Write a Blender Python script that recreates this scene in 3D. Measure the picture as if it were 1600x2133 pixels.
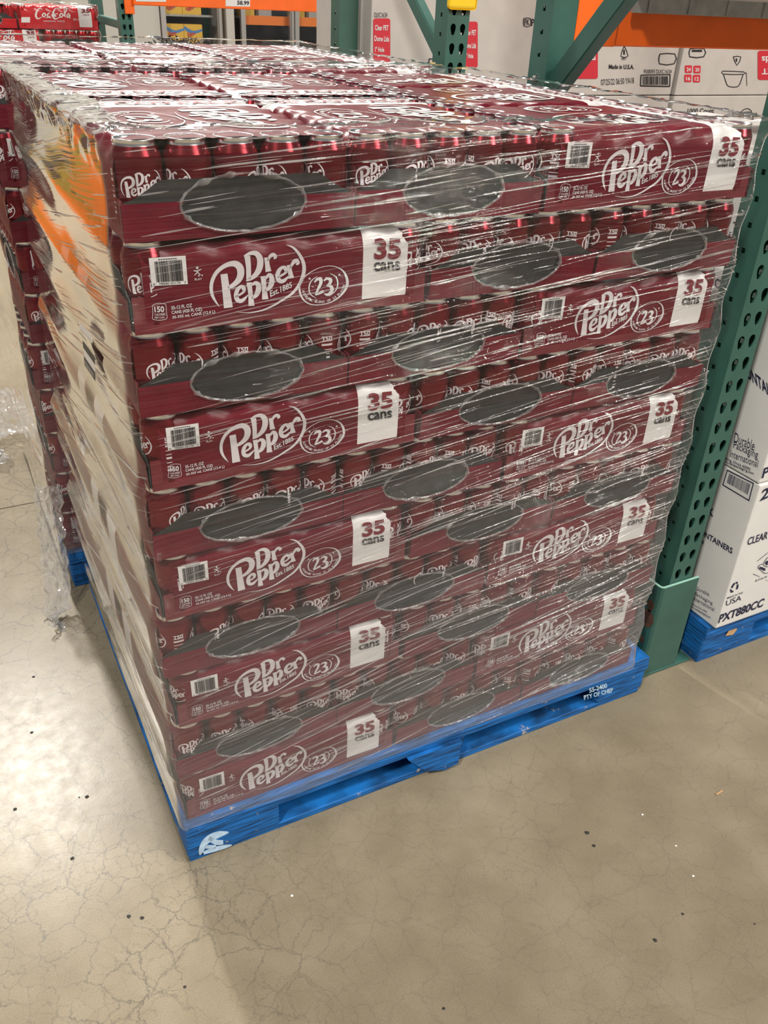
import bpy, bmesh, math, random
from mathutils import Vector, Matrix, noise
random.seed(7)
S = bpy.context.scene
for o in list(bpy.data.objects): bpy.data.objects.remove(o)
COL = S.collection
PI = math.pi

# ------------------------------------------------------------------ camera (phone, 1600x2133 frame)
FPX = 1772.0
CAM = Vector((-.227, -1.149, 1.541)); YAW, PIT, ROLL = -.501, -.546, .0495
_f = Vector((-math.sin(YAW)*math.cos(PIT), math.cos(YAW)*math.cos(PIT), math.sin(PIT)))
_r = Vector((math.cos(YAW), math.sin(YAW), 0)); _u = _r.cross(_f)
RX = _r*math.cos(ROLL) + _u*math.sin(ROLL); UX = -_r*math.sin(ROLL) + _u*math.cos(ROLL)
cd = bpy.data.cameras.new('camera'); cam = bpy.data.objects.new('camera', cd); COL.objects.link(cam)
m = Matrix((RX, UX, -_f)).transposed().to_4x4(); m.translation = CAM; cam.matrix_world = m
cd.sensor_fit = 'HORIZONTAL'; cd.sensor_width = 36; cd.lens = 36*FPX/1600; cd.clip_start = .02; cd.clip_end = 200
S.camera = cam
def ray(px, py): return _f + RX*((px-800)/FPX) - UX*((py-1066.5)/FPX)
def atx(px, py, x): d = ray(px, py); return CAM + d*((x-CAM.x)/d.x)
def aty(px, py, y): d = ray(px, py); return CAM + d*((y-CAM.y)/d.y)
def atz(px, py, z): d = ray(px, py); return CAM + d*((z-CAM.z)/d.z)

# ------------------------------------------------------------------ world, lamps, exposure
S.view_settings.view_transform = 'Standard'; S.view_settings.look = 'None'
S.view_settings.gamma = 1; S.view_settings.use_curve_mapping = False; S.view_settings.exposure = -.04
S.cycles.transparent_max_bounces = 32; S.cycles.max_bounces = 10
W = bpy.data.worlds.new('hall'); S.world = W; W.use_nodes = True
W.node_tree.nodes['Background'].inputs[0].default_value = (.95, .96, 1, 1)
W.node_tree.nodes['Background'].inputs[1].default_value = .12
def lamp(name, loc, to, sx, sy, power, col=(1, .95, .87)):
    l = bpy.data.lights.new(name, 'AREA'); l.shape = 'RECTANGLE'; l.size = sx; l.size_y = sy; l.energy = power; l.color = col
    o = bpy.data.objects.new(name, l); COL.objects.link(o); o.location = loc
    o.rotation_euler = (Vector(to)-Vector(loc)).to_track_quat('-Z', 'Y').to_euler()
    return o
lamp('high_bay_lamp', (-.45, 9.2, 9), (-.45, 3, 0), .5, .9, 1650)
lamp('high_bay_lamp', (5.5, 7.5, 9), (2, 1, 0), .5, 1.2, 450)
lamp('high_bay_lamp', (-5, -4.2, 9), (0, -.5, .5), .6, 1.2, 950)
lamp('high_bay_lamp', (6, -5.6, 9), (1, 0, .5), 6, .14, 820)
lamp('high_bay_lamp', (9, -11, 9), (1, 0, .5), 6, .14, 900)
lamp('high_bay_lamp', (3.5, 12, 9), (3, 9, 1), .6, 2.0, 700)

# ------------------------------------------------------------------ materials
def nm(name):
    mt = bpy.data.materials.new(name); mt.use_nodes = True
    return mt, mt.node_tree.nodes, mt.node_tree.links, mt.node_tree.nodes['Principled BSDF']
def mat(name, col, rough=.5, metal=0, var=0, scale=20, bump=0, spec=.5, stretch=None, coat=0):
    mt, n, l, b = nm(name)
    b.inputs['Base Color'].default_value = (*col, 1); b.inputs['Roughness'].default_value = rough
    b.inputs['Metallic'].default_value = metal; b.inputs['Specular IOR Level'].default_value = spec
    b.inputs['Coat Weight'].default_value = coat
    if var or bump:
        tc = n.new('ShaderNodeTexCoord'); mp = n.new('ShaderNodeMapping'); no = n.new('ShaderNodeTexNoise')
        if stretch: mp.inputs['Scale'].default_value = stretch
        no.inputs['Scale'].default_value = scale; no.inputs['Detail'].default_value = 5
        l.new(tc.outputs['Object'], mp.inputs[0]); l.new(mp.outputs[0], no.inputs[0])
        if var:
            r = n.new('ShaderNodeValToRGB')
            r.color_ramp.elements[0].position = .3; r.color_ramp.elements[1].position = .7
            r.color_ramp.elements[0].color = (*[c*(1-var) for c in col], 1); r.color_ramp.elements[1].color = (*[min(1, c*(1+var)) for c in col], 1)
            l.new(no.outputs[0], r.inputs[0]); l.new(r.outputs[0], b.inputs['Base Color'])
        if bump:
            bp = n.new('ShaderNodeBump'); bp.inputs['Strength'].default_value = bump; bp.inputs['Distance'].default_value = .004
            l.new(no.outputs[0], bp.inputs['Height']); l.new(bp.outputs[0], b.inputs['Normal'])
    return mt
def film_mat(name, haze=.003, hazevar=.035, rough=.04, bump=.5, scale=(.28, .28, 34), ior=1.5, nscale=6., dist=.003, gain=1., plies=0., graze=None):
    mt, n, l, b = nm(name); n.remove(b)
    out = [x for x in n if x.type == 'OUTPUT_MATERIAL'][0]
    tr = n.new('ShaderNodeBsdfTransparent'); gl = n.new('ShaderNodeBsdfGlossy'); df = n.new('ShaderNodeBsdfTranslucent'); d2 = n.new('ShaderNodeBsdfDiffuse')
    gl.inputs['Roughness'].default_value = rough; gl.inputs['Color'].default_value = (1, 1, 1, 1)
    d2.inputs['Color'].default_value = (.8, .8, .8, 1); df.inputs['Color'].default_value = (.8, .8, .8, 1)
    hm = n.new('ShaderNodeMixShader'); hm.inputs[0].default_value = .4; l.new(d2.outputs[0], hm.inputs[1]); l.new(df.outputs[0], hm.inputs[2])
    tc = n.new('ShaderNodeTexCoord'); mp = n.new('ShaderNodeMapping'); mp.inputs['Scale'].default_value = scale; mp.inputs['Rotation'].default_value = (.06, -.12, 0)
    no = n.new('ShaderNodeTexNoise'); no.inputs['Scale'].default_value = nscale; no.inputs['Detail'].default_value = 2.5; no.inputs['Roughness'].default_value = .55
    src = tc.outputs['Object']
    if plies:                                              # pull lines climb across the load, steeper near the floor
        mp.inputs['Rotation'].default_value = (0, 0, 0)
        sp = n.new('ShaderNodeSeparateXYZ'); l.new(src, sp.inputs[0]); wv = n.new('ShaderNodeTexNoise'); wv.inputs['Scale'].default_value = 2.5; wv.inputs['Detail'].default_value = 1; l.new(src, wv.inputs[0])
        sl = n.new('ShaderNodeMapRange'); sl.inputs[1].default_value = 1.35; sl.inputs[2].default_value = .1; sl.inputs[3].default_value = .0; sl.inputs[4].default_value = .17; l.new(sp.outputs[2], sl.inputs[0])
        def mth(op, a, b_):
            x_ = n.new('ShaderNodeMath'); x_.operation = op
            for i_, q_ in enumerate((a, b_)):
                if isinstance(q_, float): x_.inputs[i_].default_value = q_
                else: l.new(q_, x_.inputs[i_])
            return x_.outputs[0]
        zz_ = mth('SUBTRACT', sp.outputs[2], mth('MULTIPLY', sp.outputs[0], sl.outputs[0]))
        zz_ = mth('ADD', zz_, mth('ADD', mth('MULTIPLY', sp.outputs[1], .15), mth('MULTIPLY', wv.outputs[0], .07)))
        cb = n.new('ShaderNodeCombineXYZ'); l.new(sp.outputs[0], cb.inputs[0]); l.new(sp.outputs[1], cb.inputs[1]); l.new(zz_, cb.inputs[2]); src = cb.outputs[0]
    l.new(src, mp.inputs[0]); l.new(mp.outputs[0], no.inputs[0])
    bp = n.new('ShaderNodeBump'); bp.inputs['Strength'].default_value = bump; bp.inputs['Distance'].default_value = dist
    if plies:
        cl = n.new('ShaderNodeTexNoise'); cl.inputs['Scale'].default_value = 5; cl.inputs['Detail'].default_value = 2; l.new(tc.outputs['Object'], cl.inputs[0])
        cm_ = n.new('ShaderNodeMapRange'); cm_.inputs[1].default_value = .4; cm_.inputs[2].default_value = .68; cm_.inputs[3].default_value = bump*.2; cm_.inputs[4].default_value = bump; l.new(cl.outputs[0], cm_.inputs[0])
        gn = n.new('ShaderNodeNewGeometry'); sn = n.new('ShaderNodeSeparateXYZ'); l.new(gn.outputs['Normal'], sn.inputs[0]); ab = mth('ABSOLUTE', sn.outputs[0], 0.)
        ta = n.new('ShaderNodeMapRange'); ta.inputs[1].default_value = .3; ta.inputs[2].default_value = .9; ta.inputs[3].default_value = 1; ta.inputs[4].default_value = .14; l.new(ab, ta.inputs[0])   # pulled tauter round the aisle side
        l.new(mth('MULTIPLY', cm_.outputs[0], ta.outputs[0]), bp.inputs['Strength'])
    l.new(no.outputs[0], bp.inputs['Height']); l.new(bp.outputs[0], gl.inputs['Normal'])
    fr = n.new('ShaderNodeFresnel'); ge = n.new('ShaderNodeNewGeometry'); mi_ = n.new('ShaderNodeMapRange')   # a thin sheet looks the same from both sides
    mi_.inputs[3].default_value = ior; mi_.inputs[4].default_value = 1/ior; l.new(ge.outputs['Backfacing'], mi_.inputs[0]); l.new(mi_.outputs[0], fr.inputs['IOR'])
    k0 = n.new('ShaderNodeMath'); k0.operation = 'MULTIPLY_ADD'; k0.inputs[1].default_value = graze or gain*2.5; k0.inputs[2].default_value = gain; l.new(fr.outputs[0], k0.inputs[0])   # several plies of film
    k = n.new('ShaderNodeMath'); k.operation = 'MULTIPLY'; k.use_clamp = True; l.new(fr.outputs[0], k.inputs[0]); l.new(k0.outputs[0], k.inputs[1])
    r = n.new('ShaderNodeMapRange'); r.inputs[1].default_value = .45; r.inputs[2].default_value = .75; r.inputs[3].default_value = haze; r.inputs[4].default_value = haze+hazevar
    l.new(no.outputs[0], r.inputs[0])
    hz = r.outputs[0]
    if plies:
        sz = n.new('ShaderNodeSeparateXYZ'); l.new(tc.outputs['Object'], sz.inputs[0]); pz = n.new('ShaderNodeMapRange'); pz.inputs[1].default_value = .15; pz.inputs[2].default_value = .95; pz.inputs[3].default_value = plies; pz.inputs[4].default_value = 0; l.new(sz.outputs[2], pz.inputs[0])
        pm = n.new('ShaderNodeMath'); pm.operation = 'MULTIPLY'; l.new(pz.outputs[0], pm.inputs[0]); l.new(no.outputs[0], pm.inputs[1])
        ph = n.new('ShaderNodeMath'); ph.operation = 'ADD'; l.new(pm.outputs[0], ph.inputs[0]); l.new(hz, ph.inputs[1]); hz = ph.outputs[0]
    m1 = n.new('ShaderNodeMixShader'); l.new(hz, m1.inputs[0]); l.new(tr.outputs[0], m1.inputs[1]); l.new(hm.outputs[0], m1.inputs[2])
    m2 = n.new('ShaderNodeMixShader'); l.new(k.outputs[0], m2.inputs[0]); l.new(m1.outputs[0], m2.inputs[1]); l.new(gl.outputs[0], m2.inputs[2])
    l.new(m2.outputs[0], out.inputs[0])
    return mt
def concrete():
    mt, n, l, b = nm('polished_concrete')
    tc = n.new('ShaderNodeTexCoord')
    def noi(s, d, det=6, rough=.6):
        x = n.new('ShaderNodeTexNoise'); x.inputs['Scale'].default_value = s; x.inputs['Detail'].default_value = det; x.inputs['Roughness'].default_value = rough
        l.new(tc.outputs['Object'], x.inputs[0]); return x
    def ramp(src, p0, c0, p1, c1):
        r = n.new('ShaderNodeValToRGB'); e = r.color_ramp.elements
        e[0].position = p0; e[1].position = p1; e[0].color = (*c0, 1); e[1].color = (*c1, 1); l.new(src, r.inputs[0]); return r
    def mix(mode, fac, a, bb):
        x = n.new('ShaderNodeMix'); x.data_type = 'RGBA'; x.blend_type = mode
        if isinstance(fac, float): x.inputs[0].default_value = fac
        else: l.new(fac, x.inputs[0])
        l.new(a, x.inputs[6]); l.new(bb, x.inputs[7]) if not isinstance(bb, tuple) else setattr(x.inputs[7], 'default_value', bb)
        return x.outputs[2]
    base = ramp(noi(2.2, 0).outputs[0], .3, (.225, .188, .13), .72, (.30, .258, .188))
    fine = ramp(noi(420, 0, 3, .75).outputs[0], .3, (.62, .60, .57), .72, (1.22, 1.22, 1.2))
    c = mix('MULTIPLY', .6, base.outputs[0], fine.outputs[0])
    blotch = ramp(noi(9, 0, 4).outputs[0], .35, (.9, .89, .87), .65, (1.04, 1.04, 1.04))
    c = mix('MULTIPLY', .8, c, blotch.outputs[0])
    # craze cracks
    dn = noi(26, 0, 6, .7); ad = n.new('ShaderNodeVectorMath'); ad.operation = 'MULTIPLY_ADD'; ad.inputs[1].default_value = (.05, .05, 0)
    l.new(dn.outputs[1], ad.inputs[0]); l.new(tc.outputs['Object'], ad.inputs[2])
    def cracks(scale, w, lo, hi, mscale):
        v = n.new('ShaderNodeTexVoronoi'); v.feature = 'DISTANCE_TO_EDGE'; v.inputs['Scale'].default_value = scale; v.voronoi_dimensions = '2D'
        l.new(ad.outputs[0], v.inputs[0])
        r = n.new('ShaderNodeMapRange'); r.inputs[1].default_value = 0; r.inputs[2].default_value = w; r.inputs[3].default_value = 1; r.inputs[4].default_value = 0
        l.new(v.outputs[0], r.inputs[0])
        k = noi(mscale, 0, 3); q = n.new('ShaderNodeMapRange'); q.inputs[1].default_value = lo; q.inputs[2].default_value = hi; l.new(k.outputs[0], q.inputs[0])
        mu = n.new('ShaderNodeMath'); mu.operation = 'MULTIPLY'; l.new(r.outputs[0], mu.inputs[0]); l.new(q.outputs[0], mu.inputs[1]); return mu
    sx = n.new('ShaderNodeSeparateXYZ'); l.new(tc.outputs['Object'], sx.inputs[0])
    wear = n.new('ShaderNodeMapRange'); wear.inputs[1].default_value = .25; wear.inputs[2].default_value = -.1; wear.inputs[3].default_value = .3; wear.inputs[4].default_value = 1
    l.new(sx.outputs[0], wear.inputs[0])
    for (s, w, lo, hi, ms, st) in ((14, .026, .34, .5, 4, 1.), (31, .036, .40, .56, 6, .9), (5.5, .014, .45, .6, 2, .8)):
        cr = cracks(s, w, lo, hi, ms)
        ml = n.new('ShaderNodeMath'); ml.operation = 'MULTIPLY'; ml.inputs[1].default_value = st; l.new(cr.outputs[0], ml.inputs[0])
        m2 = n.new('ShaderNodeMath'); m2.operation = 'MULTIPLY'; l.new(ml.outputs[0], m2.inputs[0]); l.new(wear.outputs[0], m2.inputs[1])
        c = mix('MIX', m2.outputs[0], c, (.12, .105, .085, 1))
    l.new(c, b.inputs['Base Color']); b.inputs['Specular IOR Level'].default_value = .16
    rr = ramp(noi(30, 0, 4).outputs[0], .3, (.27,)*3, .7, (.33,)*3); l.new(rr.outputs[0], b.inputs['Roughness'])
    bp = n.new('ShaderNodeBump'); bp.inputs['Strength'].default_value = .08; bp.inputs['Distance'].default_value = .001
    l.new(noi(220, 0, 3).outputs[0], bp.inputs['Height']); l.new(bp.outputs[0], b.inputs['Normal'])
    return mt
def woodpaint(name, col, worn=(.5, .42, .3), amt=.63):
    mt, n, l, b = nm(name)
    tc = n.new('ShaderNodeTexCoord'); mp = n.new('ShaderNodeMapping'); mp.inputs['Scale'].default_value = (4, 4, 60)
    a = n.new('ShaderNodeTexNoise'); a.inputs['Scale'].default_value = 3; a.inputs['Detail'].default_value = 6
    l.new(tc.outputs['Object'], mp.inputs[0]); l.new(mp.outputs[0], a.inputs[0])
    r = n.new('ShaderNodeValToRGB'); e = r.color_ramp.elements
    e[0].position = .34; e[1].position = .6; e[0].color = (*[c*.22 for c in col], 1); e[1].color = (*col, 1); l.new(a.outputs[0], r.inputs[0])
    k = n.new('ShaderNodeTexNoise'); k.inputs['Scale'].default_value = 22; k.inputs['Detail'].default_value = 7; k.inputs['Roughness'].default_value = .7
    l.new(tc.outputs['Object'], k.inputs[0])
    q = n.new('ShaderNodeMapRange'); q.inputs[1].default_value = amt; q.inputs[2].default_value = amt+.06; l.new(k.outputs[0], q.inputs[0])
    x = n.new('ShaderNodeMix'); x.data_type = 'RGBA'; l.new(q.outputs[0], x.inputs[0]); l.new(r.outputs[0], x.inputs[6]); x.inputs[7].default_value = (*worn, 1)
    l.new(x.outputs[2], b.inputs['Base Color']); b.inputs['Roughness'].default_value = .6
    bp = n.new('ShaderNodeBump'); bp.inputs['Strength'].default_value = .4; bp.inputs['Distance'].default_value = .002; l.new(a.outputs[0], bp.inputs['Height']); l.new(bp.outputs[0], b.inputs['Normal'])
    return mt
M = dict(
    floor=concrete(),
    joint=mat('joint_filler', (.04, .035, .03), .9),
    maroon=mat('maroon_film', (.115, .007, .016), .3, var=.16, scale=35, bump=.08, spec=.18),
    red=mat('red_film', (.45, .012, .018), .25, var=.12, scale=30, bump=.2),
    white=mat('white_print', (.66, .64, .635), .35),
    silver_print=mat('silver_print', (.6, .56, .58), .3),
    ink=mat('black_ink', (.015, .015, .02), .5),
    navy=mat('navy_ink', (.012, .014, .05), .6),
    maroon_ink=mat('maroon_ink', (.17, .012, .025), .5),
    board=mat('grey_chipboard', (.02, .019, .017), .8, var=.3, scale=50),
    tray=mat('maroon_cardboard', (.13, .012, .02), .45, var=.2, scale=40),
    can=mat('maroon_can', (.17, .009, .016), .2, metal=.7),
    cokecan=mat('red_can', (.5, .015, .02), .22, metal=.7),
    alu=mat('aluminium', (.8, .8, .81), .25, metal=1),
    rim=film_mat('gathered_film', .18, .35, .1, .6, (1, 1, 1), nscale=60),
    wrap=film_mat('stretch_film', bump=1., plies=.3, dist=.009, gain=.65, graze=3.3),
    crease=film_mat('film_crease', .12, .2, .06, .0, gain=2.5),
    scrap=film_mat('crumpled_film', .25, .3, .05, .8, (1, 1, 1), nscale=40, gain=2.5),
    blue=woodpaint('blue_pallet_paint', (.004, .15, .5)),
    blue_smear=mat('pale_blue_smear', (.45, .62, .8), .7, var=.2, scale=60),
    wood=mat('raw_wood', (.55, .33, .16), .8, var=.2, scale=50),
    green=mat('green_rack_paint', (.036, .112, .09), .38, var=.12, scale=12, bump=.05),
    green_dark=mat('dark_green_paint', (.035, .1, .075), .4, var=.12, scale=12),
    green_edge=mat('pale_green_edge', (.3, .55, .45), .5),
    orange=mat('orange_beam_paint', (.85, .13, .008), .4, var=.08, scale=10),
    yellow=mat('yellow_plastic', (.8, .55, .02), .4),
    grey=mat('galvanised_steel', (.4, .4, .39), .45, metal=.6, var=.15, scale=30),
    steel=mat('zinc_bolt', (.6, .6, .6), .35, metal=.9),
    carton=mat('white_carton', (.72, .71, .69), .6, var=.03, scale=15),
    carton2=mat('shaded_white_carton', (.46, .43, .40), .65, var=.05, scale=15),  # carton white darkened to hold the rack's shade on the lid cartons
    redlabel=mat('red_label', (.5, .02, .035), .5),
    kraft=mat('kraft_board', (.4, .28, .16), .8, var=.1, scale=30),
    rust=mat('rust_patch', (.1, .05, .03), .8, var=.3, scale=60),
    freezer=mat('freezer_panel', (.5, .49, .46), .5),
    chrome=mat('door_aluminium', (.5, .5, .5), .35, metal=.8),
    glass=film_mat('door_glass', .0, .02, .02, 0, ior=1.5, gain=1.2),
    dark=mat('dark_interior', (.03, .03, .035), .6),
    boxyellow=mat('yellow_box', (.8, .5, .06), .5), boxblue=mat('blue_swirl', (.08, .25, .55), .5),
    leaf=mat('dark_leaf', (.016, .014, .01), .6, var=.3, scale=20),
    debris=mat('dark_grit', (.03, .028, .025), .8), chip=mat('white_chip', (.85, .83, .78), .7),
    mustard=mat('mustard_box', (.42, .28, .05), .5), kraftdark=mat('dark_brown_board', (.1, .07, .05), .7),
    greenbox=mat('green_box', (.25, .45, .06), .5), orangebox=mat('orange_box', (.85, .22, .03), .5),
)

# ------------------------------------------------------------------ mesh helpers
class MB:
    def __init__(s): s.v = []; s.f = []; s.m = []
    def quad(s, a, b, c, d, mi=0): k = len(s.v); s.v += [tuple(a), tuple(b), tuple(c), tuple(d)]; s.f.append((k, k+1, k+2, k+3)); s.m.append(mi)
    def poly(s, pts, mi=0): k = len(s.v); s.v += [tuple(p) for p in pts]; s.f.append(tuple(range(k, k+len(pts)))); s.m.append(mi)
    def box(s, x0, y0, z0, x1, y1, z1, mi=0):
        k = len(s.v); s.v += [(x, y, z) for z in (z0, z1) for (x, y) in ((x0, y0), (x1, y0), (x1, y1), (x0, y1))]
        for f in ((0, 3, 2, 1), (4, 5, 6, 7), (0, 1, 5, 4), (1, 2, 6, 5), (2, 3, 7, 6), (3, 0, 4, 7)): s.f.append(tuple(k+i for i in f)); s.m.append(mi)
    def grid(s, P, mi=0, close=False):
        k = len(s.v); R_ = len(P); C_ = len(P[0])
        for row in P: s.v += [tuple(p) for p in row]
        for i in range(R_-1):
            for j in range(C_ if close else C_-1):
                j2 = (j+1) % C_
                s.f.append((k+i*C_+j, k+i*C_+j2, k+(i+1)*C_+j2, k+(i+1)*C_+j)); s.m.append(mi(i, j) if callable(mi) else mi)
    def lathe(s, prof, seg=20, mi=0, c=(0, 0, 0)):
        P = [[(c[0]+r*math.cos(2*PI*j/seg), c[1]+r*math.sin(2*PI*j/seg), c[2]+z) for j in range(seg)] for r, z in prof]
        s.grid(P, mi, True)
    def tube(s, pts, rad, seg=6, mi=0):
        P = []
        for i, p in enumerate(pts):
            p = Vector(p); t = (Vector(pts[min(i+1, len(pts)-1)])-Vector(pts[max(i-1, 0)])).normalized()
            a = t.orthogonal().normalized() if abs(t.z) > .9 else t.cross(Vector((0, 0, 1))).normalized(); b = t.cross(a)
            rr = rad[i] if isinstance(rad, (list, tuple)) else rad
            P.append([p+a*(rr*math.cos(2*PI*j/seg))+b*(rr*math.sin(2*PI*j/seg)) for j in range(seg)])
        s.grid(P, mi, True)
    def mesh(s, name, mats, smooth=False):
        me = bpy.data.meshes.new(name); me.from_pydata(s.v, [], s.f)
        for mt in (mats if isinstance(mats, (list, tuple)) else [mats]): me.materials.append(M[mt] if isinstance(mt, str) else mt)
        me.polygons.foreach_set('material_index', s.m)
        if smooth: me.polygons.foreach_set('use_smooth', [True]*len(s.f))
        me.update(); return me
def ob(name, me, parent=None, loc=None, rz=0):
    o = bpy.data.objects.new(name, me); COL.objects.link(o)
    if parent: o.parent = parent
    if loc: o.location = loc
    if rz: o.rotation_euler = (0, 0, rz)
    return o
def tag(o, label, cat, group=None):
    o['label'] = label; o['category'] = cat
    if group: o['group'] = group
    return o
def thing(name, label, cat, loc=(0, 0, 0), rz=0, group=None):
    return tag(ob(name, None, None, loc, rz), label, cat, group)
def struct(o): o['kind'] = 'structure'; return o
def bevel(me, w=.002, seg=2):
    bm = bmesh.new(); bm.from_mesh(me); bmesh.ops.remove_doubles(bm, verts=bm.verts, dist=1e-6)
    bmesh.ops.bevel(bm, geom=bm.edges[:], offset=w, segments=seg, affect='EDGES', profile=.5); bm.to_mesh(me); bm.free(); return me
def boxmesh(x0, y0, z0, x1, y1, z1, mt, bv=.002):
    b = MB(); b.box(x0, y0, z0, x1, y1, z1); me = b.mesh('box', mt)
    return bevel(me, bv) if bv else me
_tc = {}
def textverts(s, bold=0., shear=0.):
    """outline text as flat triangles, normalised to the unit square"""
    key = (s, bold, shear)
    if key in _tc: return _tc[key]
    c = bpy.data.curves.new('t', 'FONT'); c.body = s; c.offset = bold; c.shear = shear; c.resolution_u = 3; c.fill_mode = 'FRONT'
    o = bpy.data.objects.new('t', c); COL.objects.link(o)
    dg = bpy.context.evaluated_depsgraph_get(); me = bpy.data.meshes.new_from_object(o.evaluated_get(dg))
    V = [v.co.copy() for v in me.vertices]; Fc = [tuple(p.vertices) for p in me.polygons]
    x0 = min(v.x for v in V); x1 = max(v.x for v in V); y0 = min(v.y for v in V); y1 = max(v.y for v in V)
    r = ([((v.x-x0)/(x1-x0), (v.y-y0)/(y1-y0)) for v in V], Fc)
    bpy.data.objects.remove(o); bpy.data.curves.remove(c); bpy.data.meshes.remove(me)
    _tc[key] = r; return r
def addtext(mb, s, fn, mi=0, bold=0., shear=0.):
    V, Fc = textverts(s, bold, shear); k = len(mb.v)
    mb.v += [tuple(fn(a, b)) for a, b in V]; mb.f += [tuple(k+i for i in f) for f in Fc]; mb.m += [mi]*len(Fc)
def affine(o, ex, ey):
    o, ex, ey = Vector(o), Vector(ex), Vector(ey)
    return lambda a, b: o+ex*a+ey*b
def pixtext(mb, s, plane, off, bl, br, tl, mi=0, bold=.02, shear=0.):
    """text whose box corners were read off the photograph, laid on a known plane"""
    A, B, C = plane(*bl), plane(*br), plane(*tl); off = Vector(off)
    addtext(mb, s, affine(A+off, B-A, C-A), mi, bold, shear)
def catmull(P, n=4):
    out = []
    for i in range(len(P)-1):
        a, b, c, d = (Vector(P[max(i-1, 0)]), Vector(P[i]), Vector(P[i+1]), Vector(P[min(i+2, len(P)-1)]))
        for k in range(n):
            t = k/n; out.append(.5*((2*b)+(c-a)*t+(2*a-5*b+4*c-d)*t*t+(3*b-a-3*c+d)*t**3))
    out.append(Vector(P[-1])); return out
def stroke2d(P, n=4):
    """variable width brush stroke -> left and right outlines"""
    Q = catmull(P, n); L, R_ = [], []
    for i, q in enumerate(Q):
        t = Q[min(i+1, len(Q)-1)]-Q[max(i-1, 0)]; d = math.hypot(t.x, t.y) or 1
        nx, ny = -t.y/d, t.x/d; w = max(q.z, 1)/2
        L.append((q.x+nx*w, q.y+ny*w)); R_.append((q.x-nx*w, q.y-ny*w))
    return L, R_

# ------------------------------------------------------------------ print artwork, traced on the face of one pack
def face(px, py):
    p = aty(px, py, 0.); return (p.x+.004, p.z-1.1245)
LOGO = [[(182,702,2),(140,645,22),(105,575,33),(95,500,36),(108,425,38),(150,345,40),(220,285,44),(290,256,52),(350,255,66),(392,290,74),(404,345,74),(390,405,66),(350,455,52),(300,490,40),(270,505,25)],
 [(228,360,74),(252,540,80),(274,712,94)],
 [(470,172,62),(484,290,52),(486,415,50)], [(436,176,16),(500,145,36),(560,145,52),(600,190,64),(606,260,66),(585,330,60),(540,385,46),(495,415,32),(460,432,14)],
 [(672,188,52),(680,260,48),(692,335,62)], [(684,225,20),(708,178,32),(742,160,42),(766,182,34),(748,202,12)],
 [(345,600,18),(400,572,22),(445,536,24)], [(440,540,30),(430,502,46),(400,494,34),(368,528,42),(354,585,46),(370,630,48),(410,640,42),(450,610,26),(482,575,8)],
 [(490,448,54),(505,570,48),(516,692,64)], [(512,478,22),(558,452,38),(588,482,54),(584,540,56),(555,590,42),(515,612,20)],
 [(636,384,54),(648,500,48),(658,624,66)], [(660,412,22),(700,368,38),(726,402,52),(724,460,54),(695,510,42),(655,535,20)],
 [(785,398,18),(845,366,22),(885,332,24)], [(878,338,28),(866,300,44),(836,292,32),(802,325,42),(786,380,46),(805,428,48),(845,434,40),(885,402,24),(914,370,8)],
 [(906,266,50),(918,335,44),(932,405,58)], [(918,300,20),(948,244,34),(980,224,48),(1000,245,38),(980,264,12)],
 [(880,55,4),(950,85,22),(1010,150,30),(1052,230,36),(1064,310,38),(1045,400,36),(1000,490,30),(930,570,26),(840,630,22),(740,690,18),(620,740,14),(480,762,8),(345,755,3)]]
EMBLEM = [[(1015,500,16),(1022,560,20),(1060,630,14),(1130,675,10),(1230,680,8),(1340,655,10),(1440,590,16),(1505,500,26),(1513,420,28),(1480,340,18),(1420,295,10),(1340,275,6),(1240,290,6),(1150,330,8),(1080,380,10),(1030,440,14),(1015,500,16)],
 [(1200,385,4),(1140,430,10),(1115,500,12),(1130,570,10),(1190,612,3)], [(1335,355,3),(1390,385,10),(1415,450,14),(1395,530,10),(1330,590,3)],
 [(1172,448,10),(1200,415,28),(1236,416,38),(1236,460,32),(1208,520,24),(1182,580,14)], [(1182,572,24),(1225,560,22),(1268,538,28)],
 [(1270,432,12),(1300,408,24),(1340,420,36),(1330,460,28),(1298,482,16)], [(1298,482,16),(1345,490,34),(1352,540,36),(1310,575,28),(1276,565,14)],
 [(1112,408,18),(1130,408,18)], [(1423,370,18),(1441,366,18)]]
def zl(zx, zy): return face(420+zx/5, 500+zy/5)
def strokes(mb, L, fn, n=4, mi=0):
    for st in L:
        a, b = stroke2d(st, n); mb.grid([[fn(*zl(*p)) for p in a], [fn(*zl(*p)) for p in b]], mi)
def ringtext(mb, fn, mi=0):
    s = 'AUTHENTIC BLEND OF 23 FLAVORS'; n = len(s)
    for i, ch in enumerate(s):
        if ch == ' ': continue
        t = math.radians(190+(i/(n-1))*160)
        cx, cy = 1268+196*math.cos(t)+20*math.cos(t), 478-170*math.sin(t)-30*math.cos(t)
        tx, ty = -math.sin(t), -math.cos(t); h = 24
        nx, ny = -math.cos(t)*-1, -math.sin(t)
        up = (-math.cos(t), math.sin(t))
        def g(a, b):
            zx = cx+tx*(a-.5)*h*.8+up[0]*(b-.5)*h; zy = cy+ty*(a-.5)*h*.8+up[1]*(b-.5)*h
            return fn(*zl(zx, zy))
        addtext(mb, ch, g, mi, .01)
def fbox(fn, x0, y0, x1, y1, ang=0.):
    return lambda a, b: fn(x0+(x1-x0)*a, y0+(y1-y0)*b+math.tan(ang)*(x1-x0)*a)
def quadpix(fn, tl, tr, bl, br):
    A, B, C, D = [Vector(face(*p)) for p in (bl, br, tl, tr)]
    def g(a, b): q = A*(1-a)*(1-b)+B*a*(1-b)+C*(1-a)*b+D*a*b; return fn(q.x, q.y)
    return g
SIDE = lambda x, z: (x, -.0005, z)       # printed long face, local u -> x, up -> z
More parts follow.
